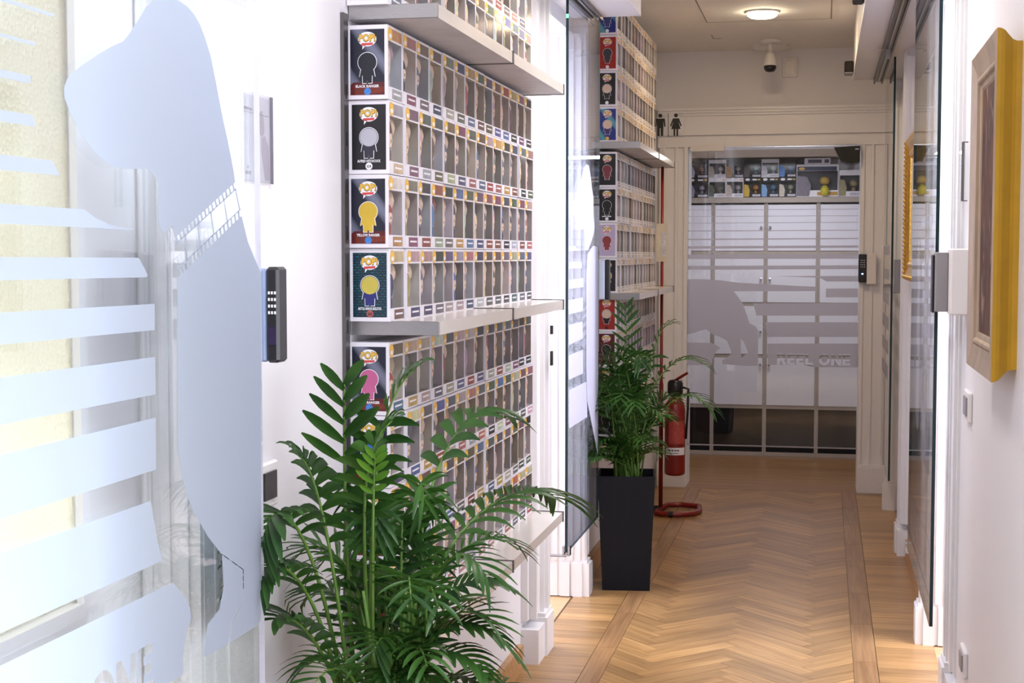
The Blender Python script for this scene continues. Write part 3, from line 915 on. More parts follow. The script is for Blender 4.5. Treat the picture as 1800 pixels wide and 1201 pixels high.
l3 = lock(0.30, 4.40, 1.24, -1, 'grey and white lock box on the near right glass door')
MB().bevel_box(.006, .05, 0.0, .012, .12, .168, .002).build('front_cover', BLACK, l3)
MB().bevel_box(.012, .02, .004, .048, .10, .176, .003).build('lock_body', GREYP, l3)
MB().bevel_box(.048, -.06, -.002, .0985, .075, .186, .004).build('strike_box', WHITEP, l3)
l4 = lock(0.30, 7.36, 1.222, -1, 'grey and white lock box on the far right glass door')
MB().bevel_box(.028, 0, 0, .058, .06, .163, .003).build('lock_body', GREYP, l4)
MB().bevel_box(.058, -.03, -.01, .100, .04, .178, .004).build('strike_box', WHITEP, l4)
l5 = lock(0.195, 8.94, 1.245, 0, 'black keypad lock with a blue light beside the end door')
MB().bevel_box(-.002, -.045, 0, .045, -.02, .165, .004).build('front_cover', BLACK, l5)
mb = MB()
for r in range(4):
    for c in range(3): mb.box(.010+c*.010, -.0465, .088+r*.013, .014+c*.010, -.0445, .093+r*.013)
mb.build('keypad_digits', LOGO_W, l5)
MB().box(.016, -.0467, .046, .026, -.0447, .054).build('status_light', LED_B, l5)
MB().bevel_box(.045, -.052, -.012, .100, -.018, .170, .004).build('strike_box', WHITEP, l5)

e = tag(empty('acrylic_sign', (XL+.001, 2.464, 1.542)), 'clear acrylic sign with a grey dog on the left wall', 'sign')
MB().box(0, 0, 0, .003, .128, .152).build('backing_sheet', M('sign_paper', (.62, .61, .66), .5, var=.03), e)
MB().box(.0045, -.002, -.003, .0075, .131, .156).build('cover_sheet', ACRYL, e)
MB().box(.0032, .129, -.003, .0080, .134, .156).build('edge_strip', M('sign_edge', (.16, .15, .19), .3), e)
mb = MB(); mb.prism([(.075, .086), (.058, .092), (.055, .100), (.068, .108), (.078, .125), (.092, .128), (.100, .112), (.102, .090), (.092, .080)], lambda a, b, d: (d, a, b), .0031, .0033)
mb.prism([(.088, .078), (.104, .084), (.122, .064), (.126, .004), (.104, .002), (.094, .030), (.086, .052)], lambda a, b, d: (d, a, b), .0031, .0033)
mb.build('dog_print', M('sign_grey', (.42, .38, .43), .5), e)
mb = MB()
for ya, yb, za, zb in ((.006, .030, .124, .129), (.033, .042, .124, .128), (.050, .056, .124, .129), (.060, .066, .123, .127), (.010, .036, .010, .016), (.018, .026, .020, .026)): mb.box(.0031, ya, za, .0033, yb, zb)
mb.box(.003, .004, .1195, .0034, .124, .1205)
mb.build('lettering', M('sign_ink', (.10, .09, .11), .5), e)
def wall_plate(name, label, x, y, z, s, wy, wz, insert):
    e = tag(empty(name, (x, y, z)), label, 'socket' if name == 'wall_socket' else 'switch')
    mb = MB(); x0, x1 = (0, .012) if s > 0 else (-.012, 0)
    mb.bevel_box(x0, -wy/2, -wz/2, x1, wy/2, wz/2, .004); mb.build('plate', WHITEP, e)
    k = .0125*s
    mb = MB(); mb.box(min(k, k+.004*s), -wy*.30, -wz*.30, max(k, k+.004*s), wy*.30, wz*.30)
    mb.build('insert', insert, e)
wall_plate('wall_socket', 'white wall plate with a black insert low on the left wall', XL, 2.552, .985, 1, .10, .085, BLACK)
wall_plate('light_switch', 'white light switch below the mustard picture frame', XR, 4.26, .99, -1, .14, .085, GREYP)
wall_plate('wall_socket', 'white wall socket at the bottom right of the right wall', XR, 4.25, .275, -1, .12, .075, GREYP)
e = tag(empty('acrylic_sign', (XR-.001, 4.50, 1.565)), 'clear acrylic sign seen edge on beside the mustard frame', 'sign')
MB().box(-.016, -.05, 0, -.012, .05, .165).build('cover_sheet', ACRYL, e)
mb = MB(); mb.box(-.018, -.052, -.002, -.010, -.048, .167); mb.box(-.016, -.05, -.003, 0, -.046, 0); mb.box(-.016, -.05, .165, 0, -.046, .168)
mb.build('edge_strip', ALU_D, e)
e = tag(empty('door_sensor', (-0.934, 5.10, 1.02)), 'two small dark slots on the casing beside the left glass door', 'sensor')
MB().box(-.004, -.012, 0, .003, .012, .05).build('slot', BLACK_M, e)
MB().box(-.004, -.012, .11, .003, .012, .14).build('slot', BLACK_M, e)
# ------------------------------------------------------------------ shelves
def shelf(y0, y1, ztop, label, group='wall shelves of the figure racks', th=.029, depth=.198):
    e = tag(empty('wall_shelf', (XL, y0, ztop-th)), label, 'shelf', group)
    L = y1-y0; h = L/2
    for k in (0, 1):
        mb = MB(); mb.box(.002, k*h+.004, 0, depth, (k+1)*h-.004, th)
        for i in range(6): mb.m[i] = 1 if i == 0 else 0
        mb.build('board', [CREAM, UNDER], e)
    MB().bevel_box(.002, -.004, -.001, depth+.002, .004, th+.001, .001).build('end_cap', ALU, e)
    for yy in (h, L):
        mb = MB(); mb.box(.09, yy-.004, th-.0005, depth+.003, yy+.004, th+.0022); mb.box(depth-.0005, yy-.0045, -.002, depth+.003, yy+.0045, th+.002)
        mb.box(.05, yy-.004, -.002, depth+.003, yy+.004, .0005)
        mb.build('clamp_strip', ALU_D, e)
    return e
N1, N2 = (3.07, 4.62), (6.59, 8.12)
ZB, ZM, ZT = .587, 1.265, 1.941
for (y0, y1), nm in ((N1, 'nearer rack'), (N2, 'farther rack')):
    for z, p in ((ZT, 'top'), (ZM, 'middle'), (ZB, 'bottom')):
        shelf(y0, y1, z - (.03 if nm[0] == 'f' and p != 'bottom' else 0), 'cream %s shelf of the %s of boxed figures' % (p, nm))

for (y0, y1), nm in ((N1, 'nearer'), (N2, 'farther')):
    e = tag(empty('shade_gap_strip', (XL, y0-.055, .48)), 'dark vertical strip for the shade gap at the near end of the %s rack' % nm, 'rail')  # added dark strip stands in for the shade gap beside the boxes
    MB().box(.0005, 0, 0, .008, .030, 1.44).build('shade_strip_profile', ALU_D, e)
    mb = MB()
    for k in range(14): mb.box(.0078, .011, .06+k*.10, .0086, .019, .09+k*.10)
    mb.build('slots', BLACK_M, e)  # slot marks on the same added strip

# ------------------------------------------------------------------ window boxes of the figures
BW, BD, BH = .109, .090, .157
random.seed(7)
def box_body(mb, w=BW, d=BD, h=BH, card=0, inner=1):
    # origin: middle of the bottom edge at the back; front faces +x
    y0, y1 = -w/2, w/2
    a0, a1, b0, b1 = y0+.005, y1-.004, .028, h-.033
    r = .012
    mb.add([(0,y0,0),(d,y0,0),(d,y1,0),(0,y1,0),(0,y0,h),(d,y0,h),(d,y1,h),(0,y1,h)],
           [(0,3,2,1),(4,5,6,7),(0,1,5,4),(2,3,7,6),(3,0,4,7)], card)
    mb.add([(d,y0,0),(d,y1,0),(d,y1,h),(d,y0,h),(d,a0,b0),(d,a1,b0),(d,a1,b1),(d,a0,b1)],
           [(0,1,5,4),(1,2,6,5),(2,3,7,6),(3,0,4,7)], card)
    mb.add([(d,a0,b0),(d,a1,b0),(d,a1,b1),(d,a0,b1),(r,a0,b0),(r,a1,b0),(r,a1,b1),(r,a0,b1)],
           [(0,1,5,4),(1,2,6,5),(2,3,7,6),(3,0,4,7),(4,5,6,7)], inner)
def front_fn(a, b, d): return (BD+d, a, b)
def cutout_poly(n=10, w=.027, h=.085):
    return [(-.0525, .028)] + [(-.0525+.006+w*max(0, math.sin(math.pi*(.04+.96*i/n)))**.6, .028+h*i/n) for i in range(n+1)] + [(-.0525, .028+h)]
def shrink(pl, k, c):
    return [(c[0]+(a-c[0])*k, c[1]+(b-c[1])*k) for a, b in pl]
def m_body():
    mb = MB(); box_body(mb); return mb.mesh('window_box', [CARD, INNER])
def m_header(mb=None, mi=(0, 1, 2)):
    mb = mb or MB()
    mb.prism([(-.034, BH-.029), (.0515, BH-.029), (.0515, BH-.0055), (-.034, BH-.0055)], front_fn, 0, .0004, mi[0])
    mb.prism(ellipse(-.037, BH-.018, .016, .015, 12), front_fn, .0004, .0008, mi[1])
    mb.prism(ellipse(-.037, BH-.022, .010, .005, 10), front_fn, .0008, .0011, mi[2])
    return mb
def m_label(mb=None, mi=(0, 1)):
    mb = mb or MB()
    mb.prism([(-.022, .0035), (.0515, .0035), (.0515, .0245), (-.022, .0245)], front_fn, 0, .0004, mi[0])
    for k in range(1): mb.prism([(-.012, .013), (.042, .013), (.042, .017), (-.012, .017)], front_fn, .0004, .0006, mi[1])
    return mb
def m_cut(w, h, mb=None, mi=(0, 1), face=None):
    # printed half figure that laps over the window's edge: head above, body below, white outline
    mb = mb or MB()
    y0 = -.0535
    def half(g):
        hd = [(y0+max(.001, w*math.sin(math.pi*t)**.55+g), .050+(h-.020)*t-g*(1-2*t)) for t in (.02, .08, .2, .35, .5, .65, .8, .92, .98)]
        return [(y0, .0285-g*0), (y0+w*.50+g, .0285), (y0+w*.62+g, .040), (y0+w*.42+g, .050-g)] + hd + [(y0, .030+h+g)]
    mb.prism(half(.0016), front_fn, .0002, .0006, mi[0])
    mb.prism(half(0), front_fn, .0006, .0009, mi[1])
    if face is not None:
        z0 = .050
        mb.prism([(y0, z0+(h-.02)*.10), (y0+w*.62, z0+(h-.02)*.12), (y0+w*.86, z0+(h-.02)*.30), (y0+w*.84, z0+(h-.02)*.52), (y0+w*.5, z0+(h-.02)*.60), (y0, z0+(h-.02)*.55)], front_fn, .0009, .0011, face)
        mb.prism(ellipse(y0+w*.50, z0+(h-.02)*.32, w*.12, (h-.02)*.07, 10), front_fn, .0011, .0013, face+1)
    return mb
def doll(mb, mi=(0, 1)):
    # plain round-headed toy figure standing in the box
    x = .058
    mb.lathe([(.006, 0), (.019, .004), (.028, .016), (.030, .028), (.026, .042), (.015, .053), (.004, .056)], 12, (x, .008, .076), mi[0], .85, 1.0)
    mb.lathe([(.008, 0), (.014, .006), (.015, .018), (.011, .034), (.006, .040)], 10, (x, .008, .040), mi[1], .8, 1.0)
    for s in (-1, 1): mb.lathe([(.007, 0), (.0075, .006), (.006, .016)], 8, (x, .008+s*.009, .031), mi[1])
    return mb
ME_BODY = m_body()
ME_HEAD = m_header().mesh('header_panel', [PRINT, YELLOW, LOGO_W])
ME_LABEL = m_label().mesh('label_panel', [PRINT, LOGO_W])
ME_CUT = [m_cut(w_, h_, None, (0, 1), 2 if f_ else None).mesh('printed_cutout', [CARD, PRINT, SKIN, LOGO_K]) for w_, h_, f_ in ((.024, .070, 1), (.020, .082, 1), (.028, .064, 1), (.016, .076, 0), (.025, .074, 0), (.022, .066, 1))]
ME_DOLL = doll(MB()).mesh('toy_figure', [SKIN, VINYL], True)
ME_DOLL2 = doll(MB()).mesh('toy_figure', [VINYL, VINYL], True)
def film_mesh():
    mb = MB(); y0, y1 = -BW/2+.005, BW/2-.004
    mb.add([(BD-.0008, y0, .028), (BD-.0008, y1, .028), (BD-.0008, y1, BH-.033), (BD-.0008, y0, BH-.033)], [(0, 1, 2, 3)])
    return mb.mesh('window_film', FILMWIN)
ME_FILM = film_mesh()
mb = MB(); box_body(mb); m_header(mb, (2, 3, 4)); m_label(mb, (2, 4)); m_cut(.022, .085, mb, (0, 2)); doll(mb, (5, 6))
ME_SMALL = mb.mesh('window_box', [CARD, INNER, PRINT, YELLOW, LOGO_W, SKIN, VINYL])
PAL = [(.03,.03,.035),(.04,.05,.12),(.26,.06,.04),(.12,.085,.06),(.34,.31,.31),(.48,.37,.28),(.09,.10,.14),(.44,.28,.08),(.08,.13,.28),(.16,.14,.14),(.40,.31,.26),(.18,.07,.11),(.52,.47,.44),(.08,.10,.08),(.38,.14,.14)]
GREYS = [(.40,.36,.34),(.48,.43,.40),(.32,.29,.27),(.52,.47,.46),(.36,.31,.26),(.44,.39,.42),(.28,.26,.25),(.38,.38,.42)]
CNAME = {0:'black',1:'navy',2:'red',3:'brown',4:'grey',5:'tan',6:'slate',7:'amber',8:'blue',9:'charcoal',10:'beige',11:'plum',12:'cream',13:'dark green',14:'crimson'}
ORD = ['first','second','third','fourth','fifth','sixth','seventh','eighth','ninth','tenth','eleventh','twelfth','thirteenth','fourteenth']
def col(o, c): o.color = (*c, 1); return o
def gjit(c, k=.28):
    q = 1+random.uniform(-k, k)
    return tuple(min(1, x*q*(1+random.uniform(-.05, .05))) for x in c)
def jit(c, k=.25): return tuple(min(1, max(0, x*(1+random.uniform(-k, k)))) for x in c)

# printed end panels of the boxes that face the camera
def side_fn(a, b, d): return (a, -BW/2-d, b)
def end_art(box, bg, figc, name=None, num=None, band=None, badge=None, headc=None, plain=False):
    cx = BD/2
    MB().prism([(.007, .009), (BD-.007, .009), (BD-.007, BH-.009), (.007, BH-.009)], side_fn, -.0005, .0004).build('printed_panel', bg, box)
    if plain: return
    if band:
        mb = MB(); mb.prism([(.007, .009), (BD-.007, .009), (BD-.007, .036), (.014, .036), (.007, .030)], side_fn, .0004, .0006); mb.prism([(.018, .009), (BD-.007, .014), (BD-.007, .026), (.018, .026)], side_fn, .0006, .0007, 1)
        mb.build('printed_band', [P_DRED, P_BAND], box)
    # speech bubble logo
    mb = MB()
    mb.prism(ellipse(cx, BH-.030, .0205, .0155, 24), side_fn, .0006, .0008, 0)
    mb.prism([(cx-.010, BH-.041), (cx-.004, BH-.044), (cx-.011, BH-.052)], side_fn, .0006, .0008, 0)
    mb.prism([(cx-.013, BH-.0435), (cx+.012, BH-.0425), (cx+.013, BH-.0375), (cx-.013, BH-.0385)], side_fn, .0008, .0010, 1)
    lg = mb.build('logo_bubble', [LOGO_W, LOGO_R], box)
    mb = MB()
    add_text(mb, 'POP!', side_fn, cx, BH-.0275, .0375, .0180, .0012, 1, .06)
    add_text(mb, 'POP!', side_fn, cx, BH-.0272, .0355, .0155, .0016, 0, .035)
    mb.build('logo_lettering', [YELLOW, LOGO_K], lg)
    # plain round-headed figure print with a white outline
    def fig(mb, g, d, mi):
        mb.prism(ellipse(cx, .078, .0205+g, .0205+g, 24), side_fn, d, d+.0002, mi)
        mb.prism([(cx-.010-g, .034-g), (cx-.0015, .034-g), (cx-.0015, .038-g*.2), (cx+.0015, .038-g*.2), (cx+.0015, .034-g), (cx+.010+g, .034-g), (cx+.0105+g, .050), (cx+.017+g, .047), (cx+.014+g, .062+g), (cx-.014-g, .062+g), (cx-.017-g, .047), (cx-.0105-g, .050)], side_fn, d+.00002, d+.00022, mi)
    mb = MB(); fig(mb, .0013, .0008, 0); fig(mb, 0, .00115, 1)
    if headc: mb.prism(ellipse(cx, .078, .0195, .0195, 20), side_fn, .0014, .0015, 2)
    f = mb.build('figure_print', [LOGO_W, VINYL] + ([headc] if headc else []), box)
    col(f, figc)
    if name == '-':     # name too small to read in the photograph: a worn white line
        mb = MB(); mb.prism([(cx-.022, .0255), (cx-.002, .0255), (cx-.002, .0295), (cx-.022, .0295)], side_fn, .0008, .0010); mb.prism([(cx+.002, .0255), (cx+.020, .0255), (cx+.020, .0295), (cx+.002, .0295)], side_fn, .0008, .0010)
        mb.build('name_lettering', LOGO_W, box)
    elif name:
        mb = MB(); add_text(mb, name, side_fn, cx, .0275, min(.052, .0042*len(name)+.002), .0058, .0011, 0, .03)
        mb.build('name_lettering', LOGO_W, box)
    if num or badge:
        mb = MB(); mb.prism(ellipse(cx, .0165, .0078, .0078, 18), side_fn, .0008, .0010, 0)
        if num: add_text(mb, num, side_fn, cx, .0165, .0095, .0062, .0013, 1, .02)
        mb.build('number_badge', [badge or LOGO_W, LOGO_K], box)

P_BAND = M('print_brick_red', (.17, .025, .012), .35, var=.3, scale=60)
BLUEP = M('print_globe_blue', (.05, .20, .55), .3, var=.4, scale=120)
REDP = M('print_badge_red', (.40, .10, .09), .3)
YEL2 = M('print_olive_yellow', (.58, .48, .08), .35, var=.1)
GREYH = M('print_pale_grey', (.46, .46, .52), .35, var=.05)
ART1 = {  # nearer rack: shelf section -> row counted from its shelf
 ('top', 0): (P_WHITE, (.7,.7,.75), None, None, False, None, None, True), ('top', 1): (P_BLACK, (.2,.2,.2), None, None, False, None, None, True),
 ('middle', 3): (P_NAVY, (.012,.014,.022), 'BLACK RANGER', None, True, BLUEP, None, False),
 ('middle', 2): (P_BLACK, (.03,.03,.045), 'ALFRED HITCHCOCK', '624', False, LOGO_W, GREYH, False),
 ('middle', 1): (P_NAVY, (.62,.42,.04), 'YELLOW RANGER', None, True, BLUEP, None, False),
 ('middle', 0): (P_TEAL, (.025,.03,.17), 'BATTLE ARMOR SKELETOR', '563', False, REDP, YEL2, False),
 ('bottom', 3): (P_NAVY, (.55,.12,.28), 'PINK RANGER', None, True, BLUEP, None, False),
 ('bottom', 2): (P_NAVY, (.03,.14,.55), None, None, True, BLUEP, None, False),
 ('bottom', 1): (P_NAVY, (.30,.03,.03), None, None, True, BLUEP, None, False),
 ('bottom', 0): (P_DRED, (.10,.10,.12), None, None, False, None, None, False)}
ART2 = {
 ('top', 3): (P_BLUE, (.05,.06,.2), None, None, False, LOGO_W, None, False),
 ('top', 2): (P_RED, (.05,.05,.06), None, None, False, LOGO_W, None, False),
 ('top', 1): (P_BLACK, (.03,.03,.03), None, None, False, LOGO_W, SKIN, False),
 ('top', 0): (P_BLUE, (.05,.03,.16), None, None, False, YELLOW, SKIN, False),
 ('middle', 3): (P_BLACK, (.20,.03,.04), None, None, False, None, None, False),
 ('middle', 2): (P_BLACK, (.010,.010,.010), '-', None, False, LOGO_W, None, False),
 ('middle', 1): (P_LILAC, (.28,.04,.04), None, None, False, P_LILAC, None, False),
 ('middle', 0): (P_BLACK, (.50,.38,.05), None, None, False, LOGO_W, None, False),
 ('bottom', 3): (P_RED, (.015,.015,.02), None, None, False, P_DRED, SKIN, False),
 ('bottom', 2): (P_DRED, (.02,.012,.01), None, None, False, None, None, False),
 ('bottom', 1): (P_DRED, (.02,.012,.01), None, None, False, None, None, False),
 ('bottom', 0): (P_BLACK, (.02,.012,.01), None, None, False, None, None, False)}
LOOK = {id(P_WHITE): 'white', id(P_BLACK): 'black', id(P_NAVY): 'navy streaked', id(P_TEAL): 'teal brick-patterned', id(P_RED): 'red', id(P_DRED): 'dark red', id(P_BLUE): 'blue', id(P_LILAC): 'lilac'}
def rack(y0, pitch, n, sections, arts, rackname, detail):
    for sec, zs, rows in sections:
        for r in range(rows):
            shift = random.uniform(-.005, .005); xo = random.uniform(.0, .005)
            gap_at = random.choice((3, 4, 6, 7, 20)); gap = 0
            for i in range(n):
                if i == gap_at: gap = .005
                step = random.uniform(0, .006) if (i % 4 == 0) else step
                ci = random.randrange(len(PAL))
                x = XL+.002+xo*.4+step*(i > 0)+random.uniform(0, .001); y = y0+(i+.5)*pitch+shift*(i < 3)+gap+random.uniform(-.001, .001); z = zs+r*(BH+.0015)
                where = 'above the %s shelf of the %s' % (sec, rackname)
                b = link('window_box', ME_BODY if detail else ME_SMALL, None, (x, y, z))
                if not detail or i > 10: b.rotation_euler = (0, 0, random.uniform(-.02, .02))
                col(b, gjit(random.choice(GREYS)) if detail else gjit(random.choice(GREYS), .35))
                art = arts.get((sec, r))
                if i == 0 and art:
                    tag(b, '%s end panel toy box, row %s %s' % (LOOK.get(id(art[0]), 'printed'), ['one', 'two', 'three', 'four'][r], where), 'toy box')
                    end_art(b, art[0], art[1], art[2], art[3], art[4], art[5], art[6], art[7])
                else:
                    tag(b, '%s labelled toy box %s along, row %s %s' % (CNAME[ci].replace('dark green', 'green'), ORD[i], ['one', 'two', 'three', 'four'][r], where), 'toy box')
                b['group'] = 'boxed figures on the %s' % rackname
                if detail:
                    col(link('header_panel', ME_HEAD, b), jit(PAL[random.randrange(len(PAL))]))
                    col(link('label_panel', ME_LABEL, b), jit(PAL[ci]))
                    col(link('printed_cutout', random.choice(ME_CUT), b), jit(random.choice(PAL+[(.62,.46,.36)]*6)))
                    col(link('toy_figure', random.choice((ME_DOLL, ME_DOLL, ME_DOLL2)), b), jit(PAL[random.randrange(len(PAL))]))
                    link('window_film', ME_FILM, b)
rack(3.054, .1118, 14, (('top', ZT, 2), ('middle', ZM, 4), ('bottom', ZB, 4)), ART1, 'nearer rack', True)
rack(6.60, .1160, 13, (('top', ZT-.03, 4), ('middle', ZM-.03, 4), ('bottom', ZB, 4)), ART2, 'farther rack', False)
# ------------------------------------------------------------------ pictures on the right wall
def framed(name, x_wall, y0, y1, z0, z1, prof, mats, canvas_mat, label, cd=.020):
    # prof: (outward offset, depth from the wall, material) swept round the rectangle with mitred corners
    e = tag(empty(name, (x_wall, (y0+y1)/2, z0)), label, 'picture')
    hy, hz = (y1-y0)/2, (z1-z0)
    names = ('frame_side', 'frame_side', 'frame_side', 'frame_side')
    cor = [(-hy, 0, -1, -1), (hy, 0, 1, -1), (hy, hz, 1, 1), (-hy, hz, -1, 1)]
    for k in range(4):
        a, b = cor[k], cor[(k+1) % 4]
        mb = MB(); n = len(prof)
        vs = [(-d, c[0]+c[2]*o, c[1]+c[3]*o) for c in (a, b) for o, d, _ in prof]
        mb.add(vs, [])
        for i in range(n-1):
            mb.f.append([i, i+1, n+i+1, n+i]); mb.m.append(prof[i][2])
        mb.build('frame_side', mats, e)
    ins = -min(q[0] for q in prof)
    MB().box(-cd-.002, -hy+ins-.004, ins-.004, -cd+.002, hy-ins+.004, hz-ins+.004).build('canvas', canvas_mat, e)
    MB().box(-.017, -hy+.006, .006, -.001, hy-.006, hz-.006).build('back_board', BLACK_M, e)
    return e
def paint_mat(name, cols, scale):
    m, n, l, b = nt(name)
    b.inputs['Roughness'].default_value = 0.6
    b.inputs['Specular IOR Level'].default_value = 0.15
    tc = n.new('ShaderNodeTexCoord'); mp = n.new('ShaderNodeMapping')
    mp.inputs['Scale'].default_value = (1, 2.2, 0.8)
    nz = n.new('ShaderNodeTexNoise'); nz.inputs['Scale'].default_value = scale; nz.inputs['Detail'].default_value = 7; nz.inputs['Distortion'].default_value = 1.6
    cr = n.new('ShaderNodeValToRGB')
    cr.color_ramp.elements[0].position = .25; cr.color_ramp.elements[0].color = (*cols[0], 1)
    cr.color_ramp.elements[1].position = .8; cr.color_ramp.elements[1].color = (*cols[-1], 1)
    for i, c in enumerate(cols[1:-1]):
        q = cr.color_ramp.elements.new(.38+.16*i); q.color = (*c, 1)
    l.new(tc.outputs['Object'], mp.inputs[0]); l.new(mp.outputs[0], nz.inputs[0]); l.new(nz.outputs[0], cr.inputs[0]); l.new(cr.outputs[0], b.inputs['Base Color'])
    return m
PROF1 = [(.0, .0, 0), (.0, .012, 0), (.003, .020, 0), (.012, .030, 0), (.020, .038, 0), (.024, .046, 0), (.025, .054, 1), (.021, .058, 1), (.012, .056, 1), (-.012, .050, 1), (-.030, .047, 1), (-.036, .050, 1), (-.042, .049, 1), (-.047, .043, 1), (-.056, .041, 1), (-.062, .037, 1), (-.064, .034, 1)]
framed('framed_painting', XR, 3.275, 3.745, 1.165, 1.856, PROF1, [MUST, CHAMP], paint_mat('painting_browns', [(.03, .012, .01), (.17, .07, .035), (.06, .03, .03), (.36, .24, .16), (.10, .05, .06)], 7), 'large painting in a carved frame with mustard yellow sides', .036)
PROF2 = [(0, 0, 0), (0, .035, 0), (.004, .046, 0), (-.010, .050, 0), (-.024, .042, 0), (-.050, .034, 0), (-.066, .038, 0), (-.076, .030, 0), (-.080, .022, 0)]
gp = framed('framed_painting', XR, 6.22, 6.97, 1.30, 1.92, PROF2, [GOLD, GOLD], paint_mat('painting_pale', [(.55, .52, .42), (.68, .66, .58), (.74, .70, .62)], 4), 'small painting in a gilt beaded frame beyond the near right glass')
bead = MB().lathe([(.002, -.008), (.007, -.005), (.008, 0), (.007, .005), (.002, .008)], 8).mesh('bead', GOLD, True)
for k in range(31): link('bead', bead, gp, (-.048, .365, .010+k*.02))
for k in range(28): link('bead', bead, gp, (-.048, -.355+k*.0262, .008))

# ------------------------------------------------------------------ palms in planters
def bez(p, t):
    p = [Vector(q) for q in p]
    while len(p) > 1: p = [a.lerp(b, t) for a, b in zip(p, p[1:])]
    return p[0]
def frond(parent, pts, n_leaf, llen, lwid, start, up, droop, seed, mat=None, lift=0.5, taper=.45):
    xmin = XL + .012 - parent.location.x
    # a palm frond: bent rib with paired, folded leaflets (pts relative to the plant's base)
    rnd = random.Random(seed)
    mb = MB()
    K = 14
    rib = [bez(pts, i/K) for i in range(K+1)]
    mb.tube(rib, [.0048*(1-.72*i/K) for i in range(K+1)], 5, 1)
    for i in range(n_leaf):
        f = start + (1-start)*(i+.5)/n_leaf
        for s in (-1, 1):
            t = min(.995, f + (.3/n_leaf)*(s > 0)*(1-start))
            q = bez(pts, t); tg = (bez(pts, min(1, t+.02)) - bez(pts, t-.02)).normalized()
            side = tg.cross(Vector((0, 0, 1)))
            if side.length < .25: side = tg.cross(Vector(up))
            side.normalize()
            nrm = side.cross(tg).normalized()
            prof = math.sin(math.pi*min(1, (.12+.80*(f-start)/(1-start))))**.7
            L = llen*(taper+(1-taper)*prof)*rnd.uniform(.88, 1.12)
            W = lwid*(.65+.35*prof)*rnd.uniform(.85, 1.15)
            spread = .95-.45*(f-start)/(1-start)
            d0 = (tg*(.55+.3*(1-spread)) + side*s*spread + nrm*(.12+lift*.2)).normalized()
            ns = 5; prev = None
            base = len(mb.v)
            for k in range(ns+1):
                u = k/ns
                bend = droop*L*u*u
                c = q + d0*(L*u*(1-.12*u)) - Vector((0, 0, 1))*bend
                wd = W*(math.sin(math.pi*min(1, .10+.86*u))**.8)*.5
                ax = (d0.cross(nrm)).normalized()
                fold = nrm*(wd*.35)
                mb.v += [tuple(c - ax*wd + fold), tuple(c), tuple(c + ax*wd + fold)]
            for k in range(ns):
                a = base+k*3
                mb.f += [[a, a+1, a+4, a+3], [a+1, a+2, a+5, a+4]]; mb.m += [0, 0]
    mb.v = [(max(q[0], xmin), q[1], q[2]) for q in mb.v]
    return mb.build('frond', [mat or LEAF, STEM], parent, True)
def planter(parent, w0, w1, h, rz=0.0):
    def sq(wd): return [(-wd/2, -wd/2), (wd/2, -wd/2), (wd/2, wd/2), (-wd/2, wd/2)]
    mb = MB(); t = .008
    o0, o1, i1, i2 = sq(w0), sq(w1), sq(w1-2*t), sq(w1-2*t-.006)
    vs = [(a, b, 0) for a, b in o0]+[(a, b, h) for a, b in o1]+[(a, b, h) for a, b in i1]+[(a, b, h-.035) for a, b in i2]
    fs = [(3, 2, 1, 0)]
    for r in range(3):
        for k in range(4): fs.append((r*4+k, r*4+(k+1) % 4, r*4+4+(k+1) % 4, r*4+4+k))
    mb.add(vs, fs); mb.build('planter', POT, parent).rotation_euler = (0, 0, rz)
    MB().box(-i2[2][0], -i2[2][0], h-.06, i2[2][0], i2[2][0], h-.034).build('soil', SOIL, parent).rotation_euler = (0, 0, rz)
PLANT1 = (-0.775, 2.62, 0.0)
PLANT2 = (-0.812, 6.20, 0.0)
def palm(name, base, label, special, nrand, seed, h0, top, spread, llen, lwid, lim, rz=0.0):
    e = tag(empty(name, base), label, 'plant', 'potted palms')
    planter(e, .198, .240, .485, rz)
    rnd = random.Random(seed)
    for i, (pts, n, L, W, st, dr, mt) in enumerate(special):
        frond(e, pts, n, L, W, st, (0, -1, 0), dr, seed*50+i, mt)
    for i in range(nrand):
        a = rnd.uniform(0, 2*math.pi)
        if i % 7 == 6: rr, hh = rnd.uniform(.02, .10), rnd.uniform(.75, 1.0)*top
        else: rr, hh = rnd.uniform(.35, 1)*spread, rnd.uniform(.12, .78)*top
        tip = Vector((rr*math.cos(a), rr*math.sin(a), h0+hh*.92))
        tip.x = max(lim[0], min(lim[1], tip.x)); tip.y = max(lim[2], min(lim[3], tip.y))
        b0 = Vector((rnd.uniform(-.06, .06), rnd.uniform(-.06, .06), h0-.04))
        m1 = b0 + Vector((tip.x*.12, tip.y*.12, hh*.65)); m2 = Vector((tip.x*.55, tip.y*.55, h0+hh*1.22))
        frond(e, [b0, m1, m2, tip], rnd.randint(9, 13), llen*rnd.uniform(.75, 1.1), lwid*rnd.uniform(.8, 1.15), rnd.uniform(.32, .45), (0, -1, 0), rnd.uniform(.12, .4), seed*900+i, None)
    mb = MB()
    for i in range(16):
        a = rnd.uniform(0, 6.28); r0 = rnd.uniform(.01, .06); r1 = r0+rnd.uniform(0, .06)
        mb.tube([(r0*math.cos(a), r0*math.sin(a), h0-.06), (r1*.6*math.cos(a), r1*.6*math.sin(a), h0+.15), (r1*math.cos(a), r1*math.sin(a), h0+.32)], [.006, .005, .003], 6)
    mb.build('canes', STEM, e, True)
    return e
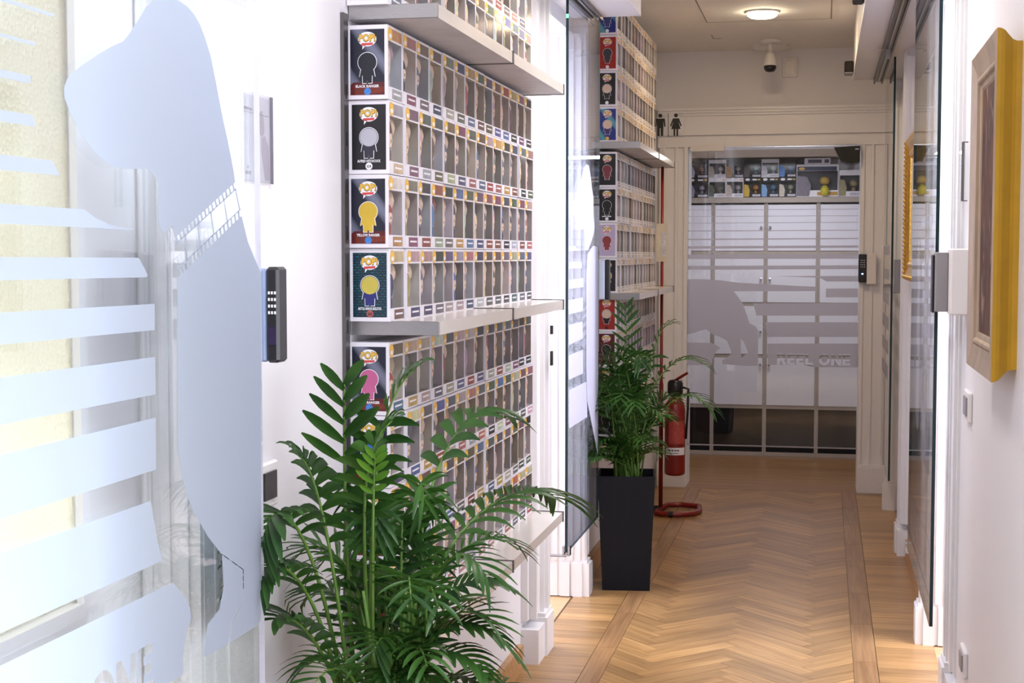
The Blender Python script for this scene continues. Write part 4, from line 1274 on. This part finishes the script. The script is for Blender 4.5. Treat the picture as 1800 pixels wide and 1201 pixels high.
SP1 = [
  ([(-0.076, 0.000, 0.540), (-0.079, -0.060, 0.835), (-0.073, -0.080, 1.047), (-0.070, -0.080, 1.179)], 8, 0.105, 0.022, 0.45, 0.05, None),
  ([(-0.033, 0.020, 0.537), (-0.018, 0.080, 0.808), (0.046, 0.160, 1.018), (0.059, 0.200, 1.138), (0.151, 0.280, 1.080)], 8, 0.11, 0.024, 0.52, 0.35, None),
  ([(-0.024, 0.020, 0.538), (0.016, 0.080, 0.820), (0.104, 0.180, 0.961), (0.211, 0.330, 0.948), (0.232, 0.380, 0.905)], 14, 0.145, 0.017, 0.38, 0.4, None),
  ([(-0.090, -0.020, 0.546), (-0.104, -0.100, 0.842), (-0.128, -0.180, 0.999), (-0.149, -0.260, 1.001), (-0.151, -0.280, 0.917)], 11, 0.12, 0.018, 0.45, 0.25, None),
  ([(-0.095, -0.020, 0.545), (-0.100, -0.100, 0.759), (-0.136, -0.160, 0.884), (-0.153, -0.240, 0.889), (-0.159, -0.260, 0.863)], 12, 0.12, 0.017, 0.4, 0.3, None),
  ([(-0.083, -0.040, 0.552), (-0.098, -0.120, 0.712), (-0.137, -0.160, 0.781), (-0.154, -0.200, 0.770)], 9, 0.11, 0.022, 0.35, 0.3, None),
  ([(-0.001, -0.020, 0.552), (0.060, -0.040, 0.731), (0.135, -0.040, 0.777), (0.205, -0.020, 0.702)], 12, 0.11, 0.017, 0.35, 0.35, None),
  ([(-0.001, -0.020, 0.552), (0.044, -0.020, 0.747), (0.114, 0.000, 0.830), (0.181, 0.040, 0.793)], 12, 0.11, 0.017, 0.35, 0.35, None),
  ([(-0.040, -0.020, 0.549), (-0.036, -0.060, 0.941), (-0.021, -0.070, 1.151), (0.051, -0.040, 1.201)], 8, 0.10, 0.019, 0.5, 0.3, None),
  ([(-0.040, -0.020, 0.549), (-0.029, -0.100, 0.897), (-0.036, -0.140, 1.066), (0.031, -0.120, 1.116)], 9, 0.10, 0.019, 0.45, 0.35, None),
  ([(-0.033, -0.040, 0.556), (-0.007, -0.120, 0.850), (0.000, -0.140, 0.997), (0.006, -0.140, 1.057)], 5, 0.045, 0.012, 0.7, 0.02, LEAF_L),
  ([(-0.072, -0.040, 0.553), (-0.076, -0.120, 0.847), (-0.092, -0.160, 1.037), (-0.122, -0.180, 1.059)], 9, 0.1, 0.02, 0.45, 0.35, None),
  ([(0.016, -0.040, 0.559), (0.071, -0.080, 0.711), (0.134, -0.080, 0.724), (0.187, -0.080, 0.655)], 10, 0.1, 0.017, 0.3, 0.35, None),]
SP2 = [
  ([(-0.040, 0.000, 0.474), (0.007, 0.000, 0.802), (0.001, 0.000, 1.043), (-0.007, 0.000, 1.187)], 10, 0.1, 0.014, 0.35, 0.05, None),
  ([(-0.016, 0.000, 0.475), (0.061, -0.050, 0.808), (0.184, -0.100, 1.051), (0.325, -0.100, 0.959)], 11, 0.12, 0.013, 0.4, 0.3, None),
  ([(-0.003, 0.000, 0.475), (0.115, -0.100, 0.719), (0.232, -0.100, 0.934), (0.365, -0.150, 0.777)], 11, 0.12, 0.013, 0.4, 0.35, None),
  ([(-0.028, 0.000, 0.474), (0.103, 0.000, 0.852), (0.102, 0.000, 1.116), (0.185, 0.000, 1.117)], 9, 0.1, 0.013, 0.45, 0.3, None),
  ([(-0.052, 0.000, 0.473), (-0.053, 0.000, 0.801), (-0.079, 0.000, 1.042), (-0.110, 0.000, 0.921)], 10, 0.1, 0.013, 0.4, 0.3, None),]
palm('potted_palm', PLANT1, 'large potted palm in the left foreground in front of the nearer rack', SP1, 38, 3, .485, .52, .31, .11, .0125, (-.19, .20, -.30, .30))
palm('potted_palm', PLANT2, 'smaller potted palm in a tall anthracite planter beside the left glass door', SP2, 42, 8, .485, .54, .30, .12, .012, (-.17, .32, -.20, .32), R(7.0))

# ------------------------------------------------------------------ fire extinguisher on its stand
e = tag(empty('extinguisher_stand', (-0.865, 8.04, 0)), 'red tubular extinguisher stand with a tall pole and a notice', 'stand')
MB().tube([(0, 0, .01), (0, 0, .70), (0, 0, .72), (0, 0, 1.90)], [.012, .012, .0085, .0085], 10).build('pole', REDM, e, True)
loop = [(.0, .0, .016), (-.01, -.13, .016), (.02, -.165, .016), (.12, -.165, .016), (.19, -.12, .016), (.215, -.02, .016), (.20, .12, .016), (.10, .16, .016), (.02, .13, .016), (0, .0, .016)]
MB().tube(loop, .015, 8).build('base_loop', REDM, e, True)
MB().tube([(-.035, -.02, .02), (-.005, -.02, .02)], .017, 10).build('rubber_foot', BLACK_M, e)
MB().tube([(.06, -.166, .016), (.085, -.166, .016)], .017, 10).build('rubber_foot', BLACK_M, e)
MB().box(-.030, -.012, 1.37, .028, -.009, 1.575).build('notice', M('notice_sheet', (.66, .60, .50), .5, var=.1), e)
MB().box(.0, -.0135, 1.40, .022, -.012, 1.53).build('notice_print', M('notice_print', (.60, .62, .70), .5, var=.3, scale=120), e)
MB().box(-.012, -.07, .60, .012, .01, .62).build('hook', REDM, e)
e = tag(empty('fire_extinguisher', (-0.782, 7.97, 0.215)), 'red fire extinguisher with a black valve beside the smaller palm', 'extinguisher')
MB().lathe([(.040, 0), (.054, .008), (.056, .02), (.056, .36), (.050, .39), (.034, .415), (.020, .425)], 24).build('cylinder', REDM, e, True)
MB().lathe([(.020, .425), (.030, .43), (.042, .445), (.042, .50), (.034, .515), (.012, .52)], 18).build('valve_guard', BLACK, e, True)
mb = MB(); mb.tube([(.0, .0, .515), (.03, -.03, .535), (.07, -.05, .56)], .008, 8); mb.build('lever', REDM, e)
MB().tube([(.03, 0, .48), (.072, -.01, .47), (.070, -.02, .36), (.060, -.01, .20)], .007, 8).build('hose', BLACK_M, e, True)
mb = MB()
arc = [(.0572*math.cos(R(a)), .0572*math.sin(R(a))) for a in range(-140, -19, 10)]
for z0, z1 in ((.115, .155),):
    for p, q in zip(arc, arc[1:]): mb.add([(p[0], p[1], z0), (q[0], q[1], z0), (q[0], q[1], z1), (p[0], p[1], z1)], [(0, 1, 2, 3)])
mb.build('white_label', LOGO_W, e)
mb = MB()
for xa, xb, za, zb in ((-.030, -.018, .136, .146), (-.012, -.002, .137, .145), (.004, .014, .137, .145), (.018, .028, .137, .145), (-.024, .024, .124, .127)): mb.box(xa, -.0592, za, xb, -.0580, zb)
mb.build('label_lettering', M('label_ink', (.08, .07, .08), .5), e)
mb = MB()
for p, q in zip(arc[2:], arc[3:]): mb.add([(p[0], p[1], .175), (q[0], q[1], .175), (q[0], q[1], .30), (p[0], p[1], .30)], [(0, 1, 2, 3)])
mb.build('red_label', M('label_red', (.42, .06, .05), .4, var=.25, scale=60), e)

# ------------------------------------------------------------------ restroom sign
e = tag(empty('restroom_sign', (-0.878, 8.40, 2.066)), 'clear restroom sign with black man and woman pictograms', 'sign')
MB().box(-.072, -.002, 0, .088, .002, .140).build('acrylic_plate', ACRYL, e)
def sf(a, b, d): return (a, -.0025-d, b)
def man(cx):
    mb = MB(); mb.prism(ellipse(cx, .124, .011, .011, 18), sf, 0, .001)
    mb.prism([(cx-.026, .108), (cx+.026, .108), (cx+.030, .062), (cx+.022, .062), (cx+.018, .095), (cx+.017, .010), (cx+.003, .010), (cx+.002, .055), (cx-.002, .055), (cx-.003, .010), (cx-.017, .010), (cx-.018, .095), (cx-.022, .062), (cx-.030, .062)], sf, 0, .001)
    return mb
def woman(cx):
    mb = MB(); mb.prism(ellipse(cx, .124, .011, .011, 18), sf, 0, .001)
    mb.prism([(cx-.017, .108), (cx+.017, .108), (cx+.033, .066), (cx+.026, .062), (cx+.014, .092), (cx+.026, .048), (cx+.013, .048), (cx+.013, .010), (cx+.003, .010), (cx+.003, .048), (cx-.003, .048), (cx-.003, .010), (cx-.013, .010), (cx-.013, .048), (cx-.026, .048), (cx-.014, .092), (cx-.026, .062), (cx-.033, .066)], sf, 0, .001)
    return mb
man(-.040).build('man_pictogram', BLACK_M, e); woman(.048).build('woman_pictogram', BLACK_M, e)
MB().box(.0035, -.004, .004, .0065, -.002, .136).build('divider_line', BLACK_M, e)
MB().tube([(.080, -.006, .122), (.080, .03, .122)], .004, 8).build('standoff', CHROME, e)
MB().tube([(.080, -.006, .012), (.080, .03, .012)], .004, 8).build('standoff', CHROME, e)
MB().tube([(-.068, 0, .12), (-.068, .5, .12)], .002, 6).build('fixing_rod', CHROME, e)

# ------------------------------------------------------------------ things on the ceiling and above the end door
e = tag(empty('downlight', (-0.32, 7.56, ZC)), 'round lit downlight in the ceiling', 'lamp')
MB().lathe([(.088, 0), (.088, -.006), (.080, -.010), (.074, -.010)], 28).build('trim_ring', WHITEP, e, True)
MB().lathe([(.074, -.004), (.073, -.020), (.060, -.030), (.010, -.034)], 28).build('diffuser', LAMP, e, True)
e = tag(empty('security_camera', (-0.315, 8.55, ZC)), 'small white and black security camera hanging from the ceiling', 'camera')
MB().lathe([(.055, 0), (.055, -.012), (.04, -.02)], 20).build('base', WHITEP, e, True)
MB().tube([(0, 0, -.018), (0, -.01, -.075)], .014, 10).build('neck', WHITEP, e, True)
MB().lathe([(.018, .075), (.026, .06), (.034, .02), (.035, 0)], 18, (0, -.02, -.15)).build('housing', WHITEP, e, True)
MB().lathe([(.035, 0), (.034, -.018), (.024, -.032), (.006, -.036)], 18, (0, -.02, -.15)).build('lens_dome', BLACK, e, True)
e = tag(empty('smoke_detector', (-0.32, 8.80, ZC)), 'flat white disc on the ceiling behind the security camera', 'detector')
MB().lathe([(.105, 0), (.105, -.012), (.095, -.02), (.02, -.024)], 30).build('disc', WHITEP, e, True)
MB().lathe([(.108, .0), (.108, -.004), (.105, -.005)], 30).build('rim', CEIL, e, True)
e = tag(empty('junction_box', (-0.215, YE, 2.455)), 'square cover plate on the end wall beside the camera', 'cover')
MB().bevel_box(-.045, -.018, 0, .045, .001, .115, .004).build('cover', WHITEP, e)
MB().bevel_box(-.030, -.022, .015, .030, -.017, .095, .003).build('raised_centre', CEIL, e)
e = tag(empty('emergency_light', (0.139, 8.28, 2.385)), 'small black box on the side of the right soffit', 'sensor')
MB().bevel_box(-.048, -.06, 0, .0, .06, .062, .006).build('housing', BLACK_M, e)
MB().box(-.046, -.062, -.004, -.004, .055, .002).build('lens', GREYP, e)
e = tag(empty('emergency_light', (0.139, 6.05, 2.40)), 'black box on the right soffit at the top edge of the picture', 'sensor')
MB().bevel_box(-.045, -.06, 0, .0, .06, .055, .006).build('housing', BLACK_M, e)
e = tag(empty('rail_bracket', (0.25, 7.0, 2.33)), 'small chrome bracket on the right sliding rail', 'bracket')
mb = MB(); mb.box(-.06, -.01, .008, .02, .01, .016); mb.box(-.06, -.012, .0, -.045, .012, .016); mb.build('bracket_arm', CHROME, e)
MB().box(.01, -.02, -.03, .03, .02, .01).build('hanger', ALU, e)

# ------------------------------------------------------------------ cabinets in the end room
CY = 10.42
cols_x = [-1.128, -.766, -.402, -.046, .312]
rows_z = [.345, .700, 1.062, 1.420, 1.765]
names = ['far left', 'second from left', 'third from left', 'far right']
for k in range(4):
    x0, x1 = cols_x[k], cols_x[k+1]
    e = tag(empty('tall_cabinet', ((x0+x1)/2, CY, 0)), 'white door cabinet column behind the end glass, %s' % names[k], 'cabinet', 'cabinets in the end room')
    hw = (x1-x0)/2; t = .013
    mb = MB()
    mb.box(-hw+.0005, 0, 0, -hw+t, .28, 1.765); mb.box(hw-t, 0, 0, hw-.0005, .28, 1.765)
    mb.box(-hw+t, .02, .0, hw-t, .26, .015)
    for z in rows_z[:-1]: mb.box(-hw+t, .002, z-.012, hw-t, .28, z+.012)
    mb.box(-hw+.0005, .26, 0, hw-.0005, .28, 1.765)
    mb.box(-hw+t, .004, 0, hw-t, .25, .028)
    mb.build('carcass', CABF, e)
    MB().box(-hw+t, .012, .030, hw-t, .024, .332).build('kick_panel', CABK, e)
    for i in range(4):
        d = MB().bevel_box(-hw+t+.001, -.004, rows_z[i]+.013, hw-t-.001, .012, rows_z[i+1]-.013, .002).build('door', CABW, e)
        s = 1 if k % 2 == 1 else -1
        kz = rows_z[i]+.175 if i else rows_z[i]+.30
        MB().lathe([(.005, 0), (.005, .010), (.010, .014), (.010, .022), (.004, .025)], 12).build('knob', CHROME, d).matrix_local = Matrix.Translation((s*(hw-.030), -.004, kz)) @ Matrix.Rotation(R(90), 4, 'X')
e = tag(MB().bevel_box(-1.13, CY-.02, 1.765, .315, CY+.29, 1.803, .003).build('cabinet_top_board', CABF), 'taupe board on top of the cabinets in the end room', 'board')

def end_box(x0, x1, z0, z1, cardc, innerc, figc, artc, label, labc=None, deep=.10, logo=True):
    w_, h_ = x1-x0-.002, z1-z0-.001
    e = tag(empty('window_box', ((x0+x1)/2, CY-.012, z0)), label, 'toy box', 'boxed figures on the cabinets in the end room')
    hw = w_/2; b0, b1 = h_*.20, h_*.80
    mb = MB(); y = 0; r = deep*.75
    mb.add([(-hw,0,0),(hw,0,0),(hw,deep,0),(-hw,deep,0),(-hw,0,h_),(hw,0,h_),(hw,deep,h_),(-hw,deep,h_)], [(0,3,2,1),(4,5,6,7),(1,2,6,5),(2,3,7,6),(3,0,4,7)], 0)
    a0, a1 = -hw+.005, hw-.005
    mb.add([(-hw,0,0),(hw,0,0),(hw,0,h_),(-hw,0,h_),(a0,0,b0),(a1,0,b0),(a1,0,b1),(a0,0,b1)], [(0,1,5,4),(1,2,6,5),(2,3,7,6),(3,0,4,7)], 0)
    mb.add([(a0,0,b0),(a1,0,b0),(a1,0,b1),(a0,0,b1),(a0,r,b0),(a1,r,b0),(a1,r,b1),(a0,r,b1)], [(0,1,5,4),(1,2,6,5),(2,3,7,6),(3,0,4,7),(4,5,6,7)], 1)
    b = mb.build('box_body', [cardc, INNER], e); col(b, tuple(q*.45 for q in innerc))
    fn = lambda a, bb, d: (a, -d, bb)
    k = h_*.20
    mb = MB(); mb.lathe([(.15*k, 0), (.62*k, .1*k), (.80*k, .5*k), (.70*k, 1.0*k), (.2*k, 1.3*k)], 14, (hw*.35, deep*.4, b0+h_*.18), 0); mb.lathe([(.3*k, 0), (.42*k, .2*k), (.3*k, .8*k)], 10, (hw*.35, deep*.4, b0), 1)
    f = mb.build('toy_figure', [VINYL, VINYL], e, True); col(f, figc)
    pl = [(-hw+.002, .004), (-hw+hw*.62, .004), (-hw+hw*.70, h_*.35), (-hw+hw*.50, h_*.62), (-hw+.002, h_*.66)]
    mb = MB(); mb.prism(pl, fn, .0003, .0008); c = mb.build('printed_cutout', PRINT, e); col(c, artc)
    mb = MB(); mb.prism([(0, h_*.04), (hw-.004, h_*.04), (hw-.004, h_*.15), (0, h_*.15)], fn, .0002, .0006); c = mb.build('label_panel', PRINT, e); col(c, labc or (.5, .48, .55))
    if logo:
        mb = MB(); mb.prism(ellipse(-hw*.55, h_*.90, .016, .009, 14), fn, .0008, .0012, 0); mb.prism([(0, h_*.86), (hw*.5, h_*.86), (hw*.5, h_*.94), (0, h_*.94)], fn, .0003, .0007, 0); mb.prism([(hw*.6, h_*.87), (hw*.9, h_*.87), (hw*.9, h_*.93), (hw*.6, h_*.93)], fn, .0003, .0007, 1)
        mb.build('logo_print', [LOGO_W, YELLOW], e)
    fm = MB(); fm.add([(a0, .0008, b0), (a1, .0008, b0), (a1, .0008, b1), (a0, .0008, b1)], [(0, 1, 2, 3)]); fm.build('window_film', FILMWIN, e)
K = BLACK_M; Z0, Z1, Z2 = 1.804, 1.940, 2.066
xs = [-.945, -.800, -.678, -.557, -.437, -.316, -.200]
low = [(K, (.22,.22,.30), (.35,.36,.46), (.30,.30,.40), 'grey'), (CARD, (.05,.07,.05), (.10,.12,.08), (.10,.12,.10), 'green'), (CARD, (.10,.08,.10), (.40,.36,.36), (.55,.46,.42), 'pale'),
       (K, (.06,.04,.015), (.50,.22,.04), (.62,.40,.03), 'orange'), (K, (.03,.05,.08), (.08,.20,.32), (.18,.36,.62), 'blue'), (K, (.05,.05,.05), (.34,.32,.24), (.58,.50,.42), 'cream')]
high = [(K, (.50,.46,.58), (.45,.25,.25), (.55,.50,.64), 'lilac'), (CARD, (.24,.22,.24), (.60,.55,.55), (.52,.44,.38), 'beige'), (K, (.08,.06,.08), (.40,.36,.36), (.50,.30,.14), 'tan'),
        (K, (.10,.10,.11), (.20,.40,.45), (.08,.06,.05), 'brown'), (CARD, (.18,.18,.20), (.45,.55,.55), (.60,.58,.66), 'white'), (K, (.10,.13,.20), (.05,.15,.50), (.03,.20,.60), 'azure')]
for i in range(6):
    c = low[i]; end_box(xs[i], xs[i+1], Z0, Z1, c[0], c[1], c[2], c[3], 'lower boxed toy with %s printed figure on the end room cabinet' % c[4])
    c = high[i]; end_box(xs[i], xs[i+1], Z1, Z2, c[0], c[1], c[2], c[3], 'upper boxed toy with %s printed figure on the end room cabinet' % c[4], logo=False)
end_box(-.199, .086, Z0, 2.026, CARD, (.16,.15,.18), (.60,.38,.06), (.16,.14,.18), 'wide boxed toy with a yellow egg figure on the end room cabinet', (.50,.28,.05), .12, False)
mb = MB(); mb.lathe([(.004, 0), (.022, .006), (.030, .030), (.028, .052), (.016, .068), (.003, .074)], 16); f = mb.build('egg_figure', VINYL, None, True)
wide = [o for o in bpy.data.objects if o.get('label', '').startswith('wide boxed toy')][0]
f.parent = wide; f.location = (.05, -.018, .004); col(f, (.55, .48, .03))
mb = MB(); mb.box(-.135, -.0012, .178, .13, -.0004, .206); o_ = mb.build('header_band', M('header_dark', (.03, .05, .10), .4), wide)
mb = MB(); mb.prism(ellipse(-.105, .192, .020, .010, 14), lambda a, b, d: (a, -d, b), .0013, .0017); mb.build('logo_print', YELLOW, wide)
end_box(.088, .236, Z0, 1.985, CARD, (.26,.26,.26), (.34,.28,.14), (.30,.26,.14), 'boxed vehicle toy at the right end of the end room cabinet', None, .10, False)
e = tag(MB().bevel_box(-.145, CY-.02, 2.027, .03, CY+.09, 2.068, .003).build('flat_box', CARD), 'flat white toy box lying on the wide boxed toy', 'toy box')
mb = MB(); mb.box(-.12, CY-.0212, 2.034, -.03, CY-.0196, 2.058); mb.box(-.01, CY-.0212, 2.034, .02, CY-.0196, 2.058); c = mb.build('label_panel', PRINT, e); col(c, (.10,.09,.14))
e = tag(empty('door_closer', (0.115, 8.90, 1.935)), 'black wedge-shaped device at the top right of the end door', 'closer')
MB().prism([(-.070, .098), (.078, .105), (.078, .012), (.030, .002), (-.030, .018)], lambda a, b, d: (a, d, b), -.02, .05).build('housing', BLACK_M, e)
MB().box(.050, -.021, .082, .070, -.019, .090).build('maker_plate', ALU, e)
